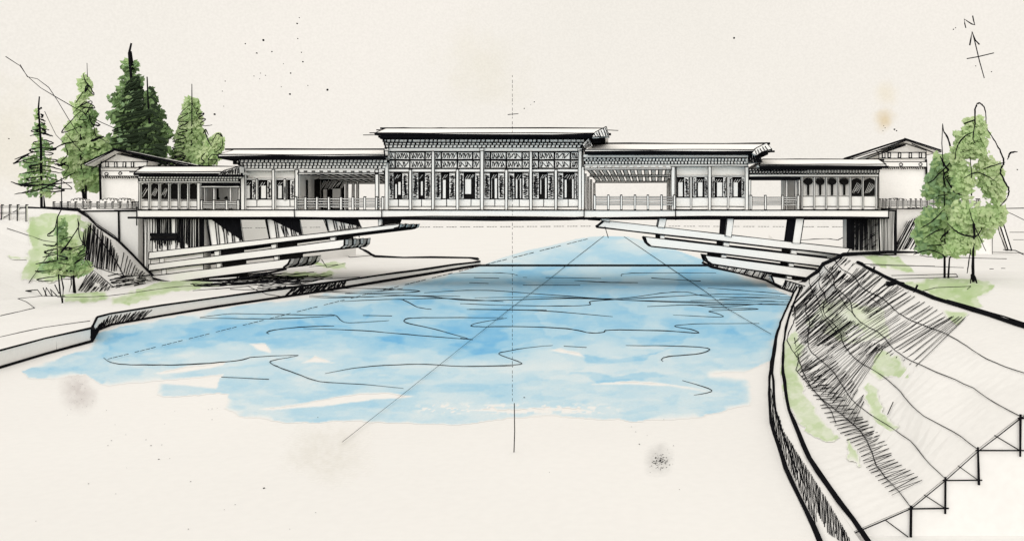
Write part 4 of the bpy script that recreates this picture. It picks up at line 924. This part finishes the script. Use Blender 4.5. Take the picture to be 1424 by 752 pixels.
def fir_boughs(cx, q0, q1, w0, w1, n, w_=1.6, droop=.35, seed=3, dy=1.2, hook=True, loop=0):
    r = random.Random(seed); o = []
    for i in range(n):
        t = i/(n-1); q = q0+(q1-q0)*t; L_ = (w0+(w1-w0)*t)
        for s in (-1, 1):
            l = L_*r.uniform(.55, 1.1); y = q+r.uniform(-2, 2); x2 = cx+s*l; y2 = y+l*droop*r.uniform(.4, 1.3)
            p = [(cx+s*.5, y), (cx+s*l*.45, y+l*droop*.35), (x2, y2)]
            if hook and r.random() < .6: p += [(x2-s*l*.3, y2+2.2), (cx+s*l*.2, y2+1.5)]
            o.append((p, w_*r.uniform(.7, 1.35), dy*r.uniform(-.3, 1.2)))
    return o
TG = 'fir trees behind the left gatehouse'
z_ = lambda: None
tree('leftmost fir with slim layered boughs beside the terrace railing', 'tree', (59, 291), [(54, 180, 7, 15), (50, 160, 4, 8), (58, 205, 12, 12), (54, 228, 18, 14), (52, 250, 24, 12), (58, 262, 20, 12), (48, 232, 16, 12)], 84,
     ['leaf_deep', 'leaf_blue', 'leaf_mid', 'leaf_sage'], [([(55, 134), (54, 150), (57, 200), (58, 292)], 3.2), ([(61, 272), (63, 290)], 3)],
     fir_boughs(56, 150, 178, 3, 10, 5, 2.0, .7, 5)+fir_boughs(57, 178, 262, 14, 38, 11, 1.8, .22, 6)+[([(20, 222), (40, 214), (18, 228), (35, 222)], 2, 1), ([(15, 253), (40, 258), (100, 254)], 2, 1), ([(20, 270), (60, 262), (104, 240)], 1.8, 1)], .42, .3, seed=3, group=TG)
tree('pale wide fir with loose twisting outline standing behind the railing posts', 'tree', (117, 290), [(118, 122, 8, 18), (112, 150, 11, 14), (122, 160, 11, 14), (112, 182, 18, 20), (122, 205, 26, 24), (112, 232, 24, 20), (128, 250, 24, 18), (140, 215, 16, 14), (104, 200, 14, 20)], 88,
     ['leaf_deep', 'leaf_mid', 'leaf_pale', 'leaf_pale', 'leaf_sage'], [([(121, 88), (121.5, 112)], 1.4), ([(112, 176), (113, 240), (117, 292)], 4.2), ([(119, 250), (119, 290)], 4)],
     [([(116, 103), (118, 112), (123, 120), (118, 128), (122, 118), (131, 132), (119, 122)], 2, 1), ([(105, 143), (116, 127)], 1.6, 1), ([(101, 158), (118, 142), (132, 150), (112, 148), (128, 141), (120, 158), (130, 146)], 1.6, 1.3),
      ([(116, 150), (88, 180), (90, 184), (113, 175)], 1.5, 1.2), ([(123, 155), (128, 172), (139, 174), (131, 168)], 2, 1), ([(130, 174), (134, 190), (144, 190), (126, 197), (136, 192), (148, 197)], 1.8, 1), ([(92, 186), (103, 200), (118, 216)], 1.2, 1),
      ([(72, 208), (90, 200), (108, 197)], 1.8, 1), ([(90, 202), (94, 215), (85, 226), (95, 232), (88, 245)], 1.7, 1), ([(76, 228), (84, 230), (92, 226)], 3, 1), ([(84, 250), (100, 262), (84, 262)], 1.4, 1), ([(126, 205), (136, 208), (140, 206)], 1.6, 1), ([(118, 158), (110, 166), (122, 165), (114, 152), (126, 150)], 1.3, 1.4)], 1.0, .34, seed=9, group=TG)
b3 = []
r3 = random.Random(21)
for i in range(26):                                     # bold grey green scribbled tiers
    t = i/25; q = 112+t*118; l = 10+t*34*(1+.15*r3.uniform(-1, 1)); cx = 184+t*4
    b3.append(([(cx-l, q+6+r3.uniform(-3, 3)), (cx-l*.2, q), (cx+l*r3.uniform(.5, 1), q-5), (cx+l*.6, q+2), (cx-l*.7, q+9)], 3.4, r3.uniform(-1, 1.6)))
t3 = tree('tall dark fir with bold scribbled boughs and black leading shoot', 'tree', (184, 290), [(180, 92, 11, 10), (183, 115, 16, 15), (178, 140, 24, 18), (182, 165, 30, 20), (178, 200, 36, 18), (186, 218, 44, 14), (195, 180, 22, 30), (175, 235, 30, 14)], 91,
     ['leaf_deep', 'leaf_dark', 'leaf_deep', 'leaf_blue', 'leaf_mid'], [([(182, 61), (180, 75), (182, 95), (183, 120), (184, 196), (185, 290)], 5.0), ([(181, 72), (182, 95)], 7)], b3, .8, .34, bm='pen_green', seed=4, group=TG)
tree('narrow dark fir pressed against the right side of the tallest fir', 'tree', (216, 290), [(210, 135, 8, 14), (214, 160, 14, 20), (218, 185, 20, 18), (212, 210, 26, 14), (206, 228, 30, 12)], 90,
     ['leaf_dark', 'leaf_deep', 'leaf_dark', 'leaf_blue'], [([(205, 107), (206, 140), (208, 180), (207, 236), (207, 290)], 4.2)],
     [([(205+l*s, q), (205+l*.3*s, q-4), (207+l*.9*s, q+5), (210, q+8)], 3.0, .8) for q, l, s in [(125, 9, 1), (138, 12, 1), (150, 17, 1), (158, 14, 1), (172, 22, 1), (180, 18, 1), (194, 30, 1), (205, 28, 1), (213, 26, 1), (222, 24, 1), (190, 12, -1), (200, 14, -1), (226, 28, 1)]], 1.1, .32, bm='pen_green', seed=8, group=TG)
tree('light green fir with zigzag edges left of the leafy bush', 'tree', (267, 290), [(267, 146, 11, 12), (266, 165, 15, 18), (266, 188, 20, 20), (262, 210, 22, 16), (275, 215, 22, 16), (258, 222, 20, 10)], 92,
     ['leaf_mid', 'leaf_pale', 'leaf_pale', 'leaf_mid', 'leaf_sage'], [([(267, 117), (267, 140), (266, 200), (266, 290)], 2.2)],
     [([(267, 143), (250, 159), (262, 158), (247, 168), (262, 170), (248, 178), (261, 182), (247, 186), (258, 191), (240, 197), (257, 199), (239, 206), (256, 206), (250, 212)], 1.6, 1.5), ([(268, 143), (270, 150), (276, 152), (273, 159), (284, 158), (276, 165), (286, 166), (278, 172), (284, 175), (295, 174)], 1.6, 1.5),
      ([(238, 222), (245, 212), (256, 214), (242, 218), (258, 220), (240, 226), (262, 226), (246, 230), (240, 222), (258, 216), (250, 228), (266, 232), (262, 222)], 1.8, 1.6)], 1.1, .34, seed=12, group=TG)
tree('small leafy green bush with a black fork right of the light green fir', 'tree', (292, 290), [(298, 205, 13, 16), (288, 218, 18, 13), (304, 195, 7, 10), (280, 226, 14, 8)], 91, ['leaf_mid', 'leaf_pale', 'leaf_mid', 'leaf_sage'],
     [([(294, 203), (290, 196), (284, 182)], 2.2), ([(290, 215), (288, 290)], 2.0)], [([(282, 186), (286, 180), (290, 188)], 1.6, 1), ([(294, 200), (302, 186), (309, 190), (306, 185)], 1.6, 1), ([(310, 192), (308, 205), (300, 212)], 1.2, 1), ([(286, 212), (280, 220), (284, 226), (276, 230)], 1.6, 1), ([(296, 214), (290, 222), (302, 222), (296, 230)], 1.4, 1)], 1.2, .32, seed=15, name='leafy_bush')
Yt = G(98, 421, QZ).y
tree('young fir with crooked drooping boughs in front of the left slope', 'tree', (98, 421), [(86, 320, 7, 18), (92, 345, 14, 16), (84, 368, 26, 10), (104, 352, 13, 14), (92, 375, 28, 8), (110, 372, 16, 10)], Yt, ['leaf_blue', 'leaf_deep', 'leaf_mid', 'leaf_sage'],
     [([(85, 247), (86, 290), (80, 302), (79, 340), (81, 375), (84, 408), (88, 425)], 2.4), ([(84, 378), (88, 400), (87, 424)], 2.6)],
     fir_boughs(80, 345, 382, 22, 34, 5, 1.7, .18, 17)+[([(80, 300), (76, 318), (66, 327), (74, 328)], 1.8, 1), ([(108, 305), (108, 318), (84, 352), (100, 330), (82, 336)], 1.8, 1), ([(60, 340), (74, 342), (80, 338)], 2, 1), ([(108, 304), (111, 330), (116, 340), (100, 345)], 1.5, 1), ([(100, 350), (118, 343), (108, 356), (122, 352), (104, 366), (118, 360), (126, 372)], 1.5, 1)], .9, .22, 1.2, seed=18)
tree('thin sapling leaning beside the young fir before the left slope', 'tree', (104, 408), [(108, 378, 18, 7), (104, 360, 8, 10)], G(104, 408, QZ).y, ['leaf_deep', 'leaf_blue', 'leaf_mid'], [([(102, 366), (103, 390), (104, 409)], 4.5), ([(98, 372), (99, 395), (92, 420)], 2.4)], [([(88, 384), (104, 384), (122, 376)], 1.6, .8), ([(104, 366), (98, 362), (112, 360), (104, 350)], 1.6, .8)], .6, .2, 1, seed=19, name='sapling')
m = MB('ink'); mpq2 = on_plane(G(50, 412, QZ).y)
for a in ([(24, 413), (36, 404), (52, 403), (62, 416), (64, 400), (74, 414), (70, 402), (80, 412)], [(33, 409), (38, 406)], [(62, 423), (68, 424)], [(38, 405), (44, 405)], [(60, 400), (66, 414)], [(76, 396), (82, 408)], [(50, 414), (60, 412), (90, 412)]): m.pen(a, mpq2, 1.8)
o = m.build('brush'); tag(o, 'scrappy black brushwood strokes on the bank left of the young fir', 'brush')

# right trees, standing on the plateau
Y1, Y2 = G(1315, 390, PZ).y, G(1353, 397, PZ).y
tree('slender ink tree with leaning shoots, left of the two right trees', 'tree', (1315, 391), [(1310, 235, 16, 24), (1302, 262, 18, 22), (1306, 300, 26, 26), (1296, 330, 18, 16), (1318, 330, 18, 22), (1318, 270, 14, 24), (1305, 349, 14, 9), (1284, 325, 14, 20), (1326, 240, 16, 24), (1328, 280, 16, 24), (1334, 312, 14, 20), (1284, 345, 10, 8)], Y1+2,
     ['leaf_blue', 'leaf_mid', 'leaf_blue', 'leaf_mid', 'leaf_mid', 'leaf_pale'], [([(1311, 172), (1310, 200), (1313, 260), (1314, 330), (1314, 392)], 2.4), ([(1327, 346), (1321, 360), (1318, 392)], 3.4), ([(1313, 340), (1313, 390)], 3)],
     [([(1311, 173), (1313, 184), (1318, 192), (1326, 215), (1345, 232)], 1.7, 1), ([(1307, 217), (1314, 230), (1318, 237), (1312, 245), (1316, 262)], 2, 1), ([(1314, 245), (1324, 262), (1334, 270), (1342, 269)], 2, 1), ([(1339, 210), (1320, 228), (1298, 250), (1290, 254)], 1.5, 1), ([(1313, 250), (1322, 240), (1318, 248), (1340, 241), (1358, 243)], 1.3, 1),
      ([(1339, 296), (1340, 305), (1328, 316), (1314, 326), (1308, 334), (1322, 340)], 1.8, 1), ([(1340, 332), (1325, 338), (1290, 342)], 1.5, 1), ([(1327, 346), (1332, 340), (1324, 343)], 3, 1), ([(1270, 354), (1292, 348), (1315, 356)], 1.4, 1), ([(1316, 300), (1325, 316), (1345, 326)], 1.4, 1), ([(1280, 318), (1296, 308), (1312, 292)], 1.3, 1), ([(1285, 332), (1300, 322), (1312, 318)], 1.3, 1), ([(1304, 272), (1318, 271)], 1.6, 1)], .95, .17, 1.2, seed=31, name='broadleaf_tree')
tree('tall pale green tree with open outline and looped top, right of the ink tree', 'tree', (1353, 398), [(1356, 176, 14, 16), (1345, 195, 18, 22), (1362, 192, 12, 24), (1355, 212, 18, 10), (1372, 235, 16, 18), (1382, 262, 14, 26), (1340, 250, 16, 22), (1372, 255, 12, 12), (1345, 298, 24, 22), (1370, 305, 20, 24), (1385, 295, 14, 14), (1352, 328, 16, 14), (1335, 320, 14, 22), (1390, 285, 10, 30), (1345, 340, 18, 14), (1326, 345, 14, 12), (1388, 240, 8, 14), (1332, 215, 12, 16)], Y2+2.5,
     ['leaf_mid', 'leaf_pale', 'leaf_pale', 'leaf_sage', 'leaf_sage', 'leaf_pale'], [([(1355, 310), (1353, 345), (1352, 370), (1353, 398)], 4.6), ([(1349, 218), (1351, 240), (1351, 272)], 2)],
     [([(1357, 200), (1353, 192), (1356, 172), (1356, 152), (1360, 144), (1367, 147), (1371, 158), (1371, 172)], 1.6, 1), ([(1354, 184), (1344, 188), (1332, 202), (1328, 222)], 1.5, 1), ([(1372, 179), (1382, 194), (1392, 212), (1396, 226), (1391, 238), (1396, 250), (1403, 264), (1400, 276), (1390, 287)], 1.9, 1),
      ([(1401, 222), (1405, 213), (1415, 211)], 1.8, 1), ([(1368, 235), (1382, 230), (1398, 226)], 1.4, 1), ([(1340, 248), (1360, 240), (1384, 252)], 1.2, 1), ([(1341, 172), (1356, 167)], 2, 1), ([(1348, 290), (1352, 305), (1360, 325), (1371, 349)], 1.2, 1), ([(1317, 310), (1330, 322), (1344, 328), (1358, 328), (1366, 316)], 1.8, 1),
      ([(1350, 345), (1348, 360), (1345, 380)], 1.4, 1), ([(1349, 398), (1352, 380), (1358, 392), (1360, 402)], 2, .3), ([(1346, 396), (1340, 398), (1358, 397)], 1.8, .3), ([(1354, 310), (1355, 330)], 3, .2)], .85, .16, 1.2, seed=33, name='broadleaf_tree')

# thin guide lines of the layout
gl_ = MB('thin'); r_ = .5
YA = 21.5
for i in range(0, 78):
    q = 105+i*6.4
    if q > 558: break
    if 300 < q < 306: continue
    gl_.stroke([P(712.5, q, YA), P(712.5, q+(4.6 if i % 3 else 2.6), YA)], .75*YA/F, jit=.1)
gl_.stroke([P(706, 159.5, YA), P(721, 158.5, YA)], 1.1*YA/F)
gl_.stroke([P(715, 560, YA), P(715.5, 600, YA), P(714.5, 628, YA)], [1.3*YA/F, 1.5*YA/F, 1.8*YA/F], m='ink')
o = gl_.build('centre_line'); tag(o, 'thin upright dashed centre line standing on the ground before the main hall', 'guide line')
def gline(label, pts, w_, dash=None, mp=on_ground(.09), m_='thin'):
    mb = MB(m_)
    if dash:
        (x0, y0), (x1, y1) = pts; n = dash
        for i in range(n):
            if i % 5 == 4: continue
            a, b = i/n, (i+.8)/n; mb.pen([(x0+(x1-x0)*a, y0+(y1-y0)*a), (x0+(x1-x0)*b, y0+(y1-y0)*b)], mp, w_, jit=.1)
    else: mb.pen(pts, mp, w_, jit=.1)
    tag(mb.build('guide_line'), label, 'guide line')
gline('thin diagonal guide line crossing the water down to bare lower left ground', [(840, 328), (800, 359), (760, 391), (712, 427), (640, 484), (560, 548), (476, 614)], .8, m_='ink')
gline('long dashed guide line over the water along the left quay', [(150, 499), (826, 330)], 1.0, 90)
gline('thin guide line slanting from the far river to the right bank', [(868, 329), (985, 408), (1010, 428), (1072, 464)], .9)
gline('dotted level string stretched under the deck between the beam stacks', [(565, 316), (826, 314.5)], .9, 70, on_plane(82))
gline('dotted level string behind the right posts under the deck', [(930, 314.5), (1178, 315.5)], .8, 60, on_plane(83))
gline('dotted level string behind the left piers under the deck', [(336, 317), (450, 316)], .7, 30, on_plane(87))
gline('loose double pen thread sagging down across the left firs', [(8, 79), (28, 92), (38, 106), (56, 122), (74, 133), (100, 148), (140, 170), (165, 181)], 1.2, None, on_plane(83), 'ink')
gline('fine pen thread branching below the sagging thread on the left', [(28, 90), (38, 107), (52, 110), (68, 122), (80, 140), (95, 165), (108, 185)], 1.1, None, on_plane(82.5), 'ink')
gline('fine curved pen thread between the leftmost fir and its neighbour', [(62, 155), (70, 172), (78, 188), (90, 200)], 1.0, None, on_plane(83.5), 'ink')
m = MB('ink'); m.pen([(841, 315), (846, 331)], on_plane(78), 1.2); o = m.build('tick'); tag(o, 'tiny black tick where the guide lines meet far upriver', 'mark')
# north arrow
na = thing('north_arrow', tuple(P(1360, 60, 80)), 'black letter N above an upright arrow with a cross bar in the sky', 'north arrow')
pn = on_plane(80)
m = MB('ink'); m.pen([(1343.5, 39), (1342, 33), (1341, 27), (1346, 30), (1351, 34), (1355.5, 35), (1353.5, 29), (1352.5, 22)], pn, 2.0); m.build('letter', na)
m = MB('ink'); m.pen([(1352, 45), (1355, 56), (1362, 85), (1369, 109)], pn, 1.7); m.pen([(1349, 63), (1350, 55), (1352, 45), (1357, 56), (1362, 62)], pn, 2.3); m.build('arrow', na)
m = MB('ink'); m.pen([(1344.5, 82), (1360, 79), (1382, 74)], pn, 1.7); m.build('cross_bar', na)
